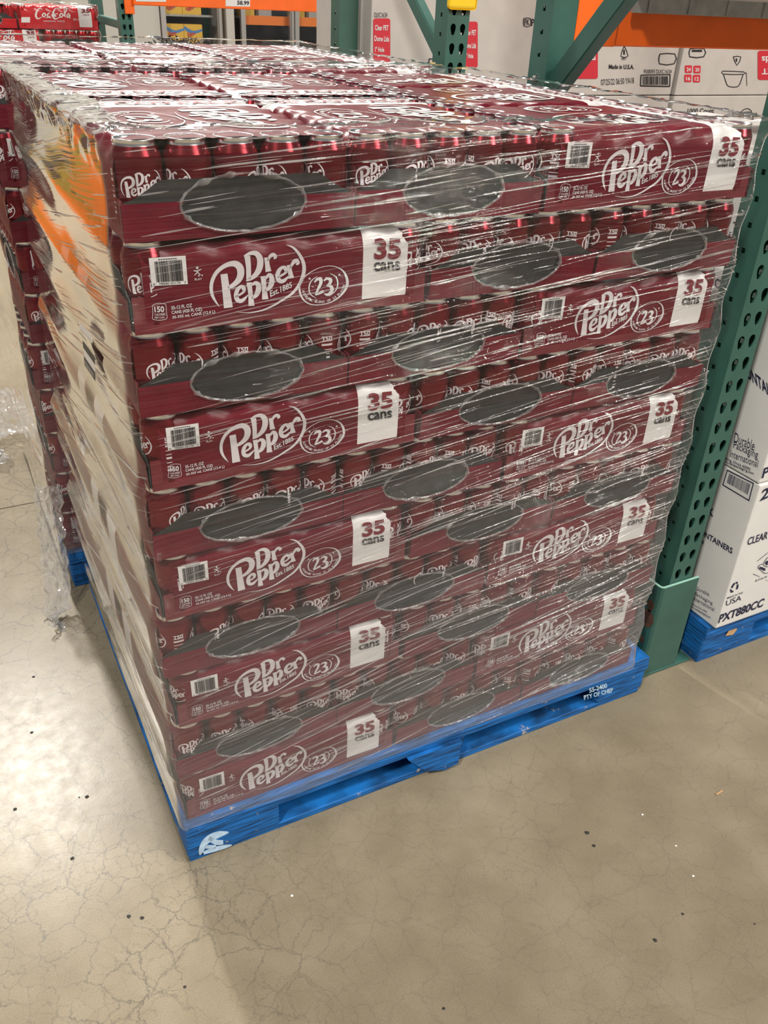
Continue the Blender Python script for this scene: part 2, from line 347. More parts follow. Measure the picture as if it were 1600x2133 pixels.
def side_art():
    mb = MB(); strokes(mb, LOGO, SIDE); strokes(mb, EMBLEM, SIDE); ringtext(mb, SIDE)
    q = lambda zx, zy: (290+zx/9.275, 470+zy/9.275)
    addtext(mb, 'Est.1885', quadpix(SIDE, (420+705/5, 500+535/5), (420+935/5, 500+440/5), (420+712/5, 500+600/5), (420+938/5, 500+500/5)), 0, .02)
    addtext(mb, '35-12 FL OZ', quadpix(SIDE, q(605, 1570), q(1010, 1515), q(612, 1640), q(1015, 1588)), 0, .02)
    addtext(mb, 'CANS (420 FL OZ)', quadpix(SIDE, q(612, 1662), q(1200, 1590), q(622, 1740), q(1208, 1675)), 0, .02)
    addtext(mb, '35-355 mL CANS (12.4 L)', quadpix(SIDE, q(625, 1760), q(1455, 1640), q(635, 1825), q(1462, 1722)), 0, .02)
    addtext(mb, '150', quadpix(SIDE, q(275, 1575), q(470, 1565), q(290, 1690), q(475, 1685)), 0, .03)
    addtext(mb, 'CALORIES', quadpix(SIDE, q(285, 1715), q(495, 1700), q(290, 1755), q(497, 1748)), 0, .01)
    addtext(mb, 'PER CAN', quadpix(SIDE, q(290, 1775), q(475, 1768), q(290, 1808), q(475, 1803)), 0, .01)
    fr = [(240,1560,9),(300,1525,9),(375,1512,9),(450,1522,9),(508,1545,9),(515,1680,9),(528,1800,9),(450,1830,9),(375,1842,9),(300,1830,9),(242,1810,9),(255,1700,9),(240,1560,9)]
    man = [(1045,880,16),(1110,890,26),(1195,850,10)], [(1110,885,34),(1118,925,24)], [(1112,915,22),(1085,945,18),(1055,970,10)], [(1118,915,22),(1150,940,18),(1178,968,12)], [(1090,828,44),(1134,828,44)], [(1130,980,28),(1158,978,28)], [(1195,975,26),(1220,972,26)]
    for st in [fr]+list(man):
        a, b = stroke2d(st, 2); mb.grid([[SIDE(*face(*q(*p))) for p in a], [SIDE(*face(*q(*p))) for p in b]])
    addtext(mb, 'PLAY', quadpix(SIDE, q(1060, 1030), q(1205, 1020), q(1065, 1075), q(1208, 1055)), 0, .02)
    return mb.mesh('printed_artwork', 'silver_print')
def barcode(fnoff=-.0024):
    mb = MB(); q = lambda zx, zy: (290+zx/9.275, 470+zy/9.275)
    off = lambda d: (lambda x, z: (x, d, z))
    g = quadpix(off(-.0007), q(170, 640), q(885, 590), q(235, 1180), q(930, 1140)); h = quadpix(off(-.0012), q(170, 640), q(885, 590), q(235, 1180), q(930, 1140))
    mb.quad(g(0, 0), g(1, 0), g(1, 1), g(0, 1), 0)
    rnd = random.Random(3); x = .14
    while x < .88:
        w = rnd.choice((.008, .012, .02, .028)); mb.quad(h(x, .13), h(x+w, .13), h(x+w, .87), h(x, .87), 1); x += w+rnd.choice((.007, .01, .016))
    for s, a, b in (('0', .04, .09), ('78000 02170', .2, .8), ('7', .9, .95)): addtext(mb, s, lambda p, r: h(a+(b-a)*p, .03+.075*r), 1)
    addtext(mb, 'carbonated soft drink'[:0] or '--------', lambda p, r: h(.25+.5*p, .915+.03*r), 1)
    return mb.mesh('barcode_label', ['white', 'ink'])
q3 = lambda zx, zy: (740+zx/9.695, 460+zy/9.695)
ST0 = face(*q3(155, 900))[0]; ST1 = face(*q3(1048, 900))[0]; STZ = (face(*q3(150, 1845))[1]+face(*q3(1015, 1760))[1])/2
def count_print():
    mb = MB(); fn = lambda x, z: (x, -.0008, z)
    addtext(mb, '35', quadpix(fn, q3(375, 362), q3(918, 352), q3(378, 795), q3(922, 780)), 0, .04)
    addtext(mb, 'cans', quadpix(fn, q3(368, 850), q3(900, 825), q3(372, 1035), q3(905, 1005)), 1, .022)
    return mb.mesh('count_print', ['maroon_ink', 'ink'])

# ------------------------------------------------------------------ the multipack
PL, PS, PH = .462, .33, .125
def dip(u, v):
    """sag of the film between the round can tops"""
    du = (u/.066) % 1-.5; dv = (v/.066) % 1-.5
    d = math.hypot(du, dv)*.066; t = max(0, min(1, (d-.027)/.012)); return .0014*t*t*(3-2*t)
def film_mesh(top):
    us = [0+.02]+[.026+i*(ST0-.026)/44 for i in range(45)]+[ST0+(ST1-ST0)*i/8 for i in range(1, 9)]+[ST1+i*(PL-.022-ST1)/4 for i in range(1, 5)]
    if not top: us = us[::2]+([us[-1]] if len(us) % 2 == 0 else []); us = sorted(set(us+[ST0, ST1]))
    mb = MB()
    def g(u): return .5*(1-math.cos(2*PI*(u-.033)/.066))
    prof = [(.0015, .0), (.0005, .03), (.0005, .06), (.0005, .09), (.0015, .1), (.0042, .110), (.0095, .1185), (.014, .1222)]
    def edge(u, v, z): k = g(u); s = max(0, (z-.092)/.0302); return (u, v+s*k*.009, z-s*k*.006)
    nv = 46 if top else 6; rows = []
    for u in us:
        c = [edge(u, v, z) for v, z in prof]; _, va, za = c[-1]
        mid = []
        for i in range(1, nv):
            v = va+(PS-2*va)*i/nv; e = max(0, 1-min(v-va, PS-va-v)/.014)
            mid.append((u, v, .1222*(1-e)+za*e-(dip(u, v)*(1-e) if top else .002)))
        rows.append(c+mid+[(u, PS-v, z) for (_, v, z) in reversed(c)])
    C_ = len(rows[0]); n8 = len(prof)
    def ms(i, j):
        um = (us[i]+us[i+1])/2; jj = min(j, C_-2-j)
        return 1 if ST0-1e-5 < um < ST1+1e-5 and (jj >= n8-1 or prof[jj+1][1] > STZ) else 0
    mb.grid(rows, ms)
    return mb
def end_film_mesh():
    """lower half of the film at the short end with its gathered oval opening; face at x=0 looking -x"""
    mb = MB(); n = 44; cz, hw, hh, top = .043, .088, .037, .049
    A, B, C, D = [], [], [], []
    for i in range(n+1):
        v = PS*i/n; t = (v-PS/2)/hw
        e = hh*math.sqrt(max(0, 1-t*t)) if abs(t) < 1 else 0
        A.append((-.001, v, 0)); B.append((-.0035, v, min(top, cz-e)))
        C.append((-.0035, v, min(top, cz+e))); D.append((-.003, v, top))
    mb.grid([A, B]); mb.grid([C, D]); return mb.mesh('end_film', 'maroon')
def end_panel_mesh():
    mb = MB(); P = [(.0, .008), (.0, .047), (.02, .055), (.055, .076), (.275, .076), (.31, .055), (.33, .047), (.33, .008)]
    for x in (0., .0015): mb.poly([(x, v, z) for v, z in P])
    for i in range(len(P)): a, b = P[i], P[(i+1) % len(P)]; mb.quad((0, *a), (0, *b), (.0015, *b), (.0015, *a))
    return mb.mesh('end_panel', 'board')
def rim_mesh(seed):
    r = random.Random(seed); mb = MB(); n = 60; P = []
    for i in range(n):
        t = 2*PI*i/n; a = [];
        w = .0016+.0022*abs(noise.noise((i*.35, seed, 0)))+(.003 if r.random() < .12 else 0)
        j = .002*noise.noise((i*.6, seed+9, 0))
        for k, (o1, x) in enumerate(((-w, -.003), (-w*.2, -.0062), (w*.8, -.0058), (w, -.0036))):
            a.append((x, PS/2+(.088+o1+j)*math.cos(t), .043+(.037+o1+j)*math.sin(t)))
        P.append(a)
    P.append(P[0]); mb.grid(P); return mb.mesh('film_rim', 'rim', True)
def tray_mesh():
    mb = MB(); mb.box(.004, .004, 0, PL-.004, PS-.004, .003)
    mb.box(.003, .001, 0, PL-.003, .003, .052); mb.box(.003, PS-.003, 0, PL-.003, PS-.001, .052)
    return mb.mesh('tray', 'tray')
def can_mesh(body='can', logo=True):
    mb = MB(); prof = [(.0, .004), (.022, .002), (.0245, .0), (.0265, .002), (.0325, .011), (.0325, .055), (.0325, .0985), (.0318, .1025)]
    mb.lathe(prof, 28, 0); mb.lathe([(.0318, .1025), (.0295, .108), (.0272, .1135)], 28, 0)
    mb.lathe([(.0272, .1135), (.0264, .116), (.0270, .1195), (.0276, .1205), (.0270, .1216), (.0256, .1212), (.0248, .117), (.0243, .1165), (.0, .1168)], 28, 1)
    if logo:
        x0, x1 = zl(78, 400)[0], zl(1085, 400)[0]; zc = zl(580, 420)[1]; sc = .058/(x1-x0)
        for a0 in (0, PI):
            def fn(x, z):
                a = a0-PI/2+((x-(x0+x1)/2)*sc)/.0325; return (.0328*math.cos(a), .0328*math.sin(a), .068+(z-zc)*sc)
            strokes(mb, LOGO, fn, 3, 2)
        for k in range(9):
            P = [[(.0328*math.cos(a0+t*.09), .0328*math.sin(a0+t*.09), z) for t in range(-3, 4)] for a0 in (0,) for z in (.03+k*.0068, .0312+k*.0068+(.002 if k % 3 == 0 else 0))]
            mb.grid(P, 2)
        addtext(mb, '150', lambda a, b: (.0329*math.cos(-.2+a*.45), .0329*math.sin(-.2+a*.45), .0785+b*.007), 2, .02)
    return mb.mesh('can', [body, 'alu', 'silver_print'], True)
def top_art():
    mb = MB(); X = [zl(*p) for p in ((78, 55), (1085, 55), (78, 765), (1085, 765))]
    x0, x1 = min(p[0] for p in X), max(p[0] for p in X); z0, z1 = zl(480, 770)[1], zl(880, 50)[1]
    def zt(u, v): return (u, v, .1233-dip(u, v)*.3)
    def fn(x, z): return zt(.335-(x-x0)/(x1-x0)*.255, .035+(z1-z)/(z1-z0)*.15)
    strokes(mb, LOGO, fn, 6)
    e0, e1 = zl(1010, 480)[0], zl(1525, 480)[0]; f0, f1 = zl(1200, 690)[1], zl(1340, 268)[1]
    def fe(x, z): return zt(.285-(x-e0)/(e1-e0)*.165, .188+(f1-z)/(f1-f0)*.105)
    strokes(mb, EMBLEM, fe, 6); ringtext(mb, fe)
    um = (ST0+ST1)/2
    addtext(mb, '35 CAN PACK', lambda a, b: (um-.016+.032*b, .30-.27*a, .1236), 1, .03)
    return mb.mesh('top_artwork', ['white', 'maroon_ink'])
ME = dict(film_top=film_mesh(True).mesh('shrink_film', ['maroon', 'white'], True), film=film_mesh(False).mesh('shrink_film', ['maroon', 'white'], True),
          endf=end_film_mesh(), panel=end_panel_mesh(), rims=[rim_mesh(s) for s in range(5)], tray=tray_mesh(), can=can_mesh(), art=side_art(), bar=barcode(), count=count_print(), top=top_art())
def pack(loc, rz, label, group, ends=(0, 0), corners=(), art=True, top=False, me=ME, name='soda_multipack', cat='soda pack', back_art=False):
    t = thing(name, label, cat, loc, rz, group)
    ob('tray', me['tray'], t)
    fm = ob('shrink_film', me['film_top' if top else 'film'], t)
    if art:
        ob('printed_artwork', me['art'], fm); ob('barcode_label', me['bar'], fm); ob('count_print', me['count'], fm)
    if top and me.get('top'): ob('top_artwork', me['top'], fm)
    for e in (0, 1):
        if ends[e] or top:
            for nme, dat in (('end_panel', me['panel']), ('end_film', me['endf']), ('film_rim', random.choice(me['rims']))):
                if e == 0: ob(nme, dat, t)
                else: ob(nme, dat, t, (PL, PS, 0), PI)
            for j in range(5):
                ob('can', me['can'], t, ((.033+random.uniform(-.0006, .0006)) if e == 0 else PL-.033, .033+.066*j, .0015), random.uniform(0, 2*PI))
    for e, j in corners:
        if not (ends[e] or top): ob('can', me['can'], t, (.033 if e == 0 else PL-.033, .033+.066*j, .0015), random.uniform(-.5, .5)+PI/2*0)
    return t
ORD = ['top', 'second', 'third', 'fourth', 'fifth', 'sixth', 'seventh', 'eighth', 'ninth', 'bottom']
Z0 = .125
LX = [-.001, -.003, -.006, -.003, -.010, -.006, -.017, -.004, -.015, -.007]
def load(X0, Y0, which, full, group):
    for k in range(10):
        z = Z0+(9-k)*PH; A = k % 2 == 0; top = k == 0; x0 = X0+(LX[k] if full else LX[(k*3+1) % 10]); y0 = Y0
        def lab(pos): return ('maroon 35-can pack, %s layer%s, %s of %s' % (ORD[k], '' if k in (0, 9) else ' from top', pos, which))
        jy = lambda: random.uniform(-.002, .002)
        g = .0025
        if A:
            ycol, xcol = (x0, x0+PS+g), x0+2*PS+g+.0075
        else:
            ycol, xcol = (x0+PL+.0075, x0+PL+.0075+PS+g), x0
        side = ('left', 'middle') if A else ('middle', 'right'); xs = 'right' if A else 'left'
        for i, xx in enumerate(ycol):
            pack((xx+PS, y0+jy()+.003, z), PI/2, lab('front %s, end-on' % side[i]), group, (1, 0), art=(not A and i == 1), top=top)
            pack((xx, y0+2*PL+.022, z), -PI/2, lab('back %s, end-on' % side[i]), group, (0, 0), art=False, top=top)
        for j in range(3):
            pos = ['front %s, broadside' % xs, '%s side centre' % xs, 'back %s, broadside' % xs][j]
            e = (0, 1) if A else (1, 0)
            pack((xcol, y0+j*(PS+.0025)+(jy()+.003 if j == 0 else .003), z), 0, lab(pos), group, e, corners=((0, 0), (1, 0)) if j == 0 else (), art=(j == 0), top=top)

# ------------------------------------------------------------------ floor
J = 1.608
fb = MB()
for (y0, y1) in ((-14, J-.003), (J+.003, 30)):
    fb.box(-14, y0, -.12, 14, y1, 0)
fo = struct(ob('floor', fb.mesh('floor', 'floor')))
jb = MB(); jb.box(-14, J-.003, -.1, 14, J+.003, -.004); ob('joint_filler', jb.mesh('joint', 'joint'), fo)

# ------------------------------------------------------------------ pallets
def pallet(x0, y0, x1, y1, label, stencil=False, zt=Z0-.0015, nboards=7):
    t = thing('pallet', label, 'pallet', (x0, y0, 0), 0, 'blue wooden pallets')
    w, d = x1-x0, y1-y0; s = zt/.1235
    zb, zk, zs = .017*s, .086*s, .105*s
    for i in range(nboards):
        bw = .115 if i in (0, nboards-1) else .095
        yc = bw/2+(d-bw)*i/(nboards-1) if i not in (0, nboards-1) else (.0575 if i == 0 else d-.0575)
        o = ob('deck_board', boxmesh(0, yc-bw/2, zs, w, yc+bw/2, zt, 'blue', .003), t)
    bx = (0, w/2-.07, w-.15)
    for i, xb in enumerate(bx):
        bwid = (.2 if i == 0 else .14 if i == 1 else .15)
        ob('stringer_board', boxmesh(xb, 0.012, zk, xb+bwid*.7+(.0), d, zs, 'blue', .002), t)
        for j, yb in enumerate((0.004, d/2-.06, d-.12)):
            ob('block', boxmesh(xb, yb+(.02 if i == 1 and j == 0 else 0), zb, xb+bwid, yb+.12, zk, 'blue', .006), t)
    for yb in (.008, d/2-.05, d-.105): ob('bottom_board', boxmesh(.004, yb, 0, w-.004, yb+.1, zb, 'blue', .003), t)
    for xb in (0.002, w-.102): ob('bottom_board', boxmesh(xb, .11, 0, xb+.1, d-.11, zb, 'blue', .003), t)
    ob('lead_board', boxmesh(0, -.001, zk, w, .0115, zs, 'blue', .002), t)
    return t
p1 = pallet(-.015, -.008, 1.195, 1.012, 'blue wooden pallet under the nearer maroon soda load')
p2 = pallet(-.055, 1.05, 1.15, 2.07, 'blue wooden pallet under the farther maroon soda load')
p3 = pallet(1.416, .012, 2.5, 1.02, 'scuffed blue pallet under white cartons beside the green rack post', zt=.129)
# paint smear and stencil on the near pallet, splinter on the carton pallet
mb = MB()
for st in ([(470,1290,8),(420,1300,34),(370,1320,38),(335,1350,34),(318,1390,28),(310,1415,8)], [(360,1322,24),(400,1345,30),(440,1345,24)], [(330,1405,16),(390,1385,26),(450,1370,20),(488,1360,6)], [(340,1370,20),(400,1372,22)]):
    a, b = stroke2d(st, 4); fn = lambda p: aty(300+p[0]*.375, 1250+p[1]*.375, -.0047)-Vector((-.015, -.008, 0))
    mb.grid([[fn(p) for p in a], [fn(p) for p in b]])
ob('paint_smear', mb.mesh('paint_smear', 'blue_smear'), p1)
mb = MB(); z7 = lambda a, b: (1000+a*.275, 1200+b*.275)
PLN = lambda px, py: aty(px, py, -.0046)-Vector((-.015, -.008, 0)); PLU = lambda px, py: aty(px, py, -.0096)-Vector((-.015, -.008, 0))
pixtext(mb, '55-2400', PLU, (0, 0, 0), z7(830, 885), z7(965, 845), z7(825, 850), 0, .03)
pixtext(mb, 'PTY OF CHEP', PLN, (0, 0, 0), z7(790, 938), z7(1010, 878), z7(785, 905), 0, .03)
ob('stencil_print', mb.mesh('stencil_print', 'blue_smear'), p1)
mb = MB(); c = aty(1528, 1318, .006)-Vector((1.416, .012, 0)); mb.poly([(c.x-.022, -.0005, c.z-.008), (c.x+.008, -.0005, c.z-.014), (c.x+.02, -.0005, c.z+.0), (c.x+.012, -.0005, c.z+.012), (c.x+.002, -.0005, c.z+.006), (c.x-.012, -.0005, c.z+.012)])
ob('bare_wood_chip', mb.mesh('chip', 'wood'), p3)
mb = MB(); mb.poly([(.50, -.012, .088), (.64, -.012, .088), (.635, -.014, .018), (.60, -.013, .012), (.55, -.012, .03)]); mb.poly([(.50, -.002, .088), (.64, -.002, .088), (.635, -.003, .018), (.60, -.003, .012), (.55, -.002, .03)])
for i in range(5):
    P = [(.50, .088), (.64, .088), (.635, .018), (.60, .012), (.55, .03)]; a, b = P[i], P[(i+1) % 5]; mb.quad((a[0], -.012, a[1]), (b[0], -.012, b[1]), (b[0], -.002, b[1]), (a[0], -.002, a[1]))
ob('broken_board', mb.mesh('broken_board', 'blue'), p1)

# ------------------------------------------------------------------ soda loads
load(0, 0, 'nearer load', True, 'maroon multipacks on the nearer pallet')
load(-.045, 1.07, 'farther load', False, 'maroon multipacks on the farther pallet')

# ------------------------------------------------------------------ stretch wrap
def wrap(x0, y0, x1, y1, zb, zt, ds, dz, label, seed, lx=None, fold=.1, ncrease=0):
    r = .018; path = []
    def seg(ax, ay, bx, by, nx, ny):
        L_ = math.hypot(bx-ax, by-ay); n = max(2, int(L_/ds))
        for i in range(n): path.append((ax+(bx-ax)*i/n, ay+(by-ay)*i/n, nx, ny))
    def arc(cx, cy, a0):
        for i in range(5): a = a0+PI/2*i/5; path.append((cx+r*math.cos(a), cy+r*math.sin(a), math.cos(a), math.sin(a)))
    seg(x0+r, y0, x1-r, y0, 0, -1); arc(x1-r, y0+r, -PI/2); seg(x1, y0+r, x1, y1-r, 1, 0); arc(x1-r, y1-r, 0)
    seg(x1-r, y1, x0+r, y1, 0, 1); arc(x0+r, y1-r, PI/2); seg(x0, y1-r, x0, y0+r, -1, 0); arc(x0+r, y0+r, PI)
    acc = [0]
    for a, b in zip(path, path[1:]): acc.append(acc[-1]+math.hypot(b[0]-a[0], b[1]-a[1]))
    def off(s, x, y, nx, ny, z):
        k = (Z0+10*PH-z)/PH; f = k-math.floor(k); ki = max(0, min(9, int(math.floor(k))))
        sag = -.006*(math.sin(PI*min(1, max(0, f)))**2) if 0 <= k <= 10 else 0
        side = abs(nx) > .5
        if side: sag *= 1.7
        sl = .1+.13*noise.noise((s*1.2+seed, z*2.2, 3))
        w = z-s*sl if not side else z-.18*s
        st = .0016*noise.noise((s*1.6+seed, w*24, 0))
        big = .005*noise.noise((s*3+seed, z*5, 2))
        if nx < -.5: st *= .4; sag *= .25
        elif side: st *= .55; sag *= 2.2
        if z > zt-.05: st += .006*(z-zt+.05)/.05*noise.noise((s*26+seed, z*45, 4))
        o = sag+st+big
        if lx and nx < -.5:
            t = min(1, max(0, (f-.5)*6+.5)) if False else f
            a = lx[ki]; b_ = lx[min(9, ki+1)]; q = max(0, min(1, (f-.8)/.2)); o -= (a*(1-q)+b_*q)
        return o
    n = int((zt-zb)/dz); rows = []
    for i in range(n+1):
        z = zb+(zt-zb)*i/n; row = []
        for p, s in zip(path, acc):
            o = off(s, *p, z); zz = z
            if i == 0: zz += .012*noise.noise((s*6, seed, 0))
            row.append((p[0]+p[2]*o, p[1]+p[3]*o, zz))
        rows.append(row)
    cx, cy = (x0+x1)/2, (y0+y1)/2
    for i in range(1, 7):                                  # film folded over the top edge
        q = i/6; row = []
        for p, s in zip(path, acc):
            o = off(s, *p, zt); wd = fold*(1+.6*noise.noise((s*3.1, seed, 5)))*q
            dx, dy = -p[2], -p[3]
            row.append((p[0]+p[2]*o+dx*wd, p[1]+p[3]*o+dy*wd, zt+.003+.0035*q+.008*noise.noise((s*22, q*3, seed))*q+.004*noise.noise((s*60, q*5, seed))))
        rows.append(row)
    mb = MB(); mb.grid(rows, 0, True)
    o = tag(ob('stretch_wrap', mb.mesh('stretch_wrap', 'wrap', True)), label, 'plastic wrap', 'stretch wrap around the loads')
    if ncrease:
        cm = MB(); rn = random.Random(seed); tot = acc[-1]
        import bisect
        for c in range(ncrease):
            # mostly on the visible front, some on the aisle side
            front = rn.random() < .8
            s0 = rn.uniform(0, x1-x0) if front else rn.uniform(tot-(y1-y0), tot)
            z0_ = zb+(zt-zb)*(rn.random()**.9); L_ = rn.choice((.04, .08, .12, .2, .35)); sl = (.06+.2*rn.random()*(1.15-min(1, (z0_-zb)/(zt-zb)))) if front else .18
            k = max(3, int(L_/.02)); P = []; R_ = []; rad = rn.choice((.0004, .0006, .0009, .0015))
            for i in range(k+1):
                s = s0+L_*i/k; z = z0_+sl*L_*i/k+.002*noise.noise((s*9, c, 0))
                if s >= tot or (front and s > x1-x0): break
                j = min(len(path)-1, max(0, bisect.bisect(acc, s)-1)); p = path[j]; e = s-acc[j]
                tx, ty = -p[3], p[2]; f_ = off(s, *p, min(zt, z))+.0006
                P.append((p[0]+tx*e+p[2]*f_, p[1]+ty*e+p[3]*f_, min(zt+.003, z))); R_.append(rad*math.sin(PI*(i+.3)/(k+.6)))
            if len(P) > 2: cm.tube(P, R_, 5)
        co = ob('wrap_crease', cm.mesh('wrap_crease', 'crease', True), o); co['kind'] = 'stuff'
    return o
w1 = wrap(-.019, -.015, 1.144, 1.0, .116, 1.382, .014, .005, 'clear stretch wrap around the nearer maroon soda load', 1.3, LX, .045, 1300)
w2 = wrap(-.075, 1.052, 1.105, 2.085, .085, 1.382, .03, .009, 'clear stretch wrap around the farther maroon soda load', 5.1, None, .05, 250)


# stickers on the aisle side of the near wrap
def sticker(pts, mats, nme):
    mb = MB(); Pt = [atx(px, py, -.03) for px, py in pts]      # tl, tr, br, bl
    tl, tr, br, bl = Pt
    L_ = lambda a, b: (bl*(1-a)+br*a)*(1-b)+(tl*(1-a)+tr*a)*b
    f = 0
    for (a, b, mi) in mats: mb.quad(L_(0, a), L_(1, a), L_(1, b), L_(0, b), mi)
    for k in range(9): mb.quad(L_(.1+k*.09, .08)-Vector((.0006, 0, 0)), L_(.13+k*.09, .08)-Vector((.0006, 0, 0)), L_(.13+k*.09, .26)-Vector((.0006, 0, 0)), L_(.1+k*.09, .26)-Vector((.0006, 0, 0)), 0)
    ob(nme, mb.mesh(nme, ['white', 'ink']), w1)
sticker([(172, 708), (198, 745), (199, 795), (176, 760)], [(0, .38, 1), (.38, .7, 0), (.7, 1, 1)], 'shipping_label')
sticker([(164, 668), (193, 700), (193, 716), (166, 686)], [(0, 1, 0)], 'shipping_label')

# ------------------------------------------------------------------ storage racks
def polyrad(P, cx, cz, t):
    """distance from (cx,cz) to a star-shaped outline in direction t"""
    dx, dz = math.cos(t), math.sin(t)
    for (x0, z0), (x1, z1) in zip(P, P[1:]+P[:1]):
        ex, ez = x1-x0, z1-z0; den = dx*ez-dz*ex
        if abs(den) < 1e-12: continue
        r = ((x0-cx)*ez-(z0-cz)*ex)/den; q = ((x0-cx)*dz-(z0-cz)*dx)/den
        if r > 0 and -1e-6 <= q <= 1+1e-6: return r
    return .001
def punched(mb, cells, fn, depth):
    """sheet steel made of cells, each with a punched hole: (x0, z0, x1, z1, hole outline, hole centre)"""
    for (x0, z0, x1, z1, H_, c) in cells:
        R_ = [(x0, z0), (x1, z0), (x1, z1), (x0, z1)]
        if H_ is None: mb.quad(*[fn(x, z, 0) for x, z in R_]); continue
        ts = sorted({round(math.atan2(z-c[1], x-c[0]), 5) for x, z in R_+H_}); n = len(ts)
        out = [(c[0]+polyrad(R_, *c, t)*math.cos(t), c[1]+polyrad(R_, *c, t)*math.sin(t)) for t in ts]
        inn = [(c[0]+polyrad(H_, *c, t)*math.cos(t), c[1]+polyrad(H_, *c, t)*math.sin(t)) for t in ts]
        mb.grid([[fn(*p, 0) for p in out], [fn(*p, 0) for p in inn], [fn(*p, depth) for p in inn]], 0, True)
def teardrop(cx, cz): return [(cx+.0095*math.cos(t), cz+.011*math.sin(t)) for t in [math.radians(d) for d in range(-20, 201, 22)]]+[(cx-.005, cz-.017), (cx, cz-.02), (cx+.005, cz-.017)]
def square(cx, cz, h=.0055): return [(cx-h, cz-h), (cx+h, cz-h), (cx+h, cz+h), (cx-h, cz+h)]
def post(par, x0, y0, H, front=-1, z0=.008, zoff=0., mt='green'):
    """box-section upright, teardrop slots on the face towards the aisle, square holes in the sides"""
    w = .075; mb = MB(); n = int((H-.15-zoff)/.0508); p = .0508; zb = .045+zoff
    yf, yb = (y0, y0+w) if front < 0 else (y0+w, y0); d = .0025
    C1 = [(0, z0, w, zb, None, None), (0, zb+n*p, w, H, None, None)]; C2 = list(C1)
    for i in range(n):
        z = zb+i*p
        for xa, xb, cx in ((0, w/2, .021), (w/2, w, .054)): C1.append((xa, z, xb, z+p, teardrop(cx, z+.029), (cx, z+.027)))
        C2.append((0, z, w, z+p, square(.038, z+.004+.006), (.038, z+.01)))
    punched(mb, C1, lambda a, b, c: (x0+a, yf-front*c, b), d)
    punched(mb, C2, lambda a, b, c: (x0+c, y0+a, b), d); punched(mb, C2, lambda a, b, c: (x0+w-c, y0+a, b), d)
    mb.quad((x0, yb, z0), (x0+w, yb, z0), (x0+w, yb, H), (x0, yb, H)); mb.quad((x0, y0, H), (x0+w, y0, H), (x0+w, y0+w, H), (x0, y0+w, H))
    me = mb.mesh('upright_post', mt); bm = bmesh.new(); bm.from_mesh(me); bmesh.ops.remove_doubles(bm, verts=bm.verts, dist=1e-5); bm.to_mesh(me); bm.free()
    return ob('upright_post', me, par)
def bar(par, a, b, w, d, mt, name):
    a, b = Vector(a), Vector(b); t = (b-a).normalized(); s_ = Vector((1, 0, 0)); u = t.cross(s_).normalized(); mb = MB()
    P = []
    for p in (a, b): P.append([p+s_*(d/2)*i+u*(w/2)*j for i, j in ((-1, -1), (1, -1), (1, 1), (-1, 1))])
    mb.grid(P, 0, True); mb.poly(P[0]); mb.poly(P[1][::-1]); me = mb.mesh(name, mt); return ob(name, bevel(me, .004), par)
def bolt(par, x, y, z, ax='x', r=.008):
    mb = MB(); mb.lathe([(0, .008), (r*.6, .008), (r*.95, .006), (r, 0)], 6); mb.lathe([(r*1.4, .0015), (r*1.4, 0)], 14)
    o = ob('bolt', mb.mesh('bolt', 'steel'), par, (x, y, z))
    if ax == 'x': o.rotation_euler = (0, -PI/2, 0)
    return o
def beam(par, x0, x1, y0, z0, h=.115, d=.05):
    mb = MB(); P = [(0, 0), (d, 0), (d, h-.03), (d-.014, h-.03), (d-.014, h), (0, h)]
    mb.grid([[(x, y0+a, z0+b) for a, b in P] for x in (x0, x1)], 0, True)
    for x in (x0, x1): mb.poly([(x, y0+a, z0+b) for a, b in P])
    return ob('beam', bevel(mb.mesh('beam', 'orange'), .003), par)
# rack beside the near load
r1 = thing('storage_rack', 'green pallet rack with orange beams beside the nearer soda load', 'rack', (0, 0, 0))
post(r1, 1.26, .046, 3.2, -1); post(r1, 1.26, .825, 3.2, 1)
for (y0, y1) in ((.035, .19), (.76, .93)): ob('base_plate', boxmesh(1.212, y0, 0, 1.412, y1, .008, 'green', .002), r1)
mb = MB()   # bent steel guard around the foot of the front post
sh = [(1.228, .15), (1.228, .05), (1.231, .042), (1.238, .038), (1.355, .038), (1.355, .044), (1.240, .044), (1.236, .046), (1.234, .052), (1.234, .15)]
n_ = len(sh); P = [[(x, y, z) for x, y in sh] for z in (.008, .297, .2985)]; mb.grid(P[:2], 0, True); mb.grid(P[1:], 1, True); mb.poly(P[2], 1)
g_ = ob('post_guard', mb.mesh('post_guard', ['green', 'green_edge']), r1)
for cx, cz, rr in ((1.2275, .19, .02), (1.2275, .23, .012), (1.2275, .12, .008)):
    mb = MB(); mb.poly([(cx, .06+rr*(1+.4*noise.noise((i, cz*50, 0)))*math.cos(i*PI/6), cz+1.4*rr*(1+.5*noise.noise((i, cz*90, 3)))*math.sin(i*PI/6)) for i in range(12)]); ob('rust_patch', mb.mesh('rust_patch', 'rust'), g_)
bolt(r1, 1.385, .07, .008, 'z', .009); bolt(r1, 1.385, .15, .008, 'z', .009)
bolt(r1, 1.2585, .862, 1.372)
for za in (.2, 1.33, 2.35):
    bar(r1, (1.2975, .9, za), (1.2975, .1, za+.02), .04, .035, 'green', 'brace') if za < 1 else None
    bar(r1, (1.2975, .85, za+(.0 if za > 1 else .06)), (1.2975, .09, za+.76), .055, .04, 'green', 'brace')
beam(r1, 1.337, 4.1, .838, 1.45); beam(r1, 1.337, 4.1, .04, 1.62)
for yb in (.826,):
    ob('beam_connector', boxmesh(1.3365, yb, 1.448, 1.425, yb+.012, 1.63, 'orange', .003), r1)
    ob('beam_connector', boxmesh(1.43, yb+.002, 1.449, 1.475, yb+.0105, 1.6, 'orange', .003), r1)
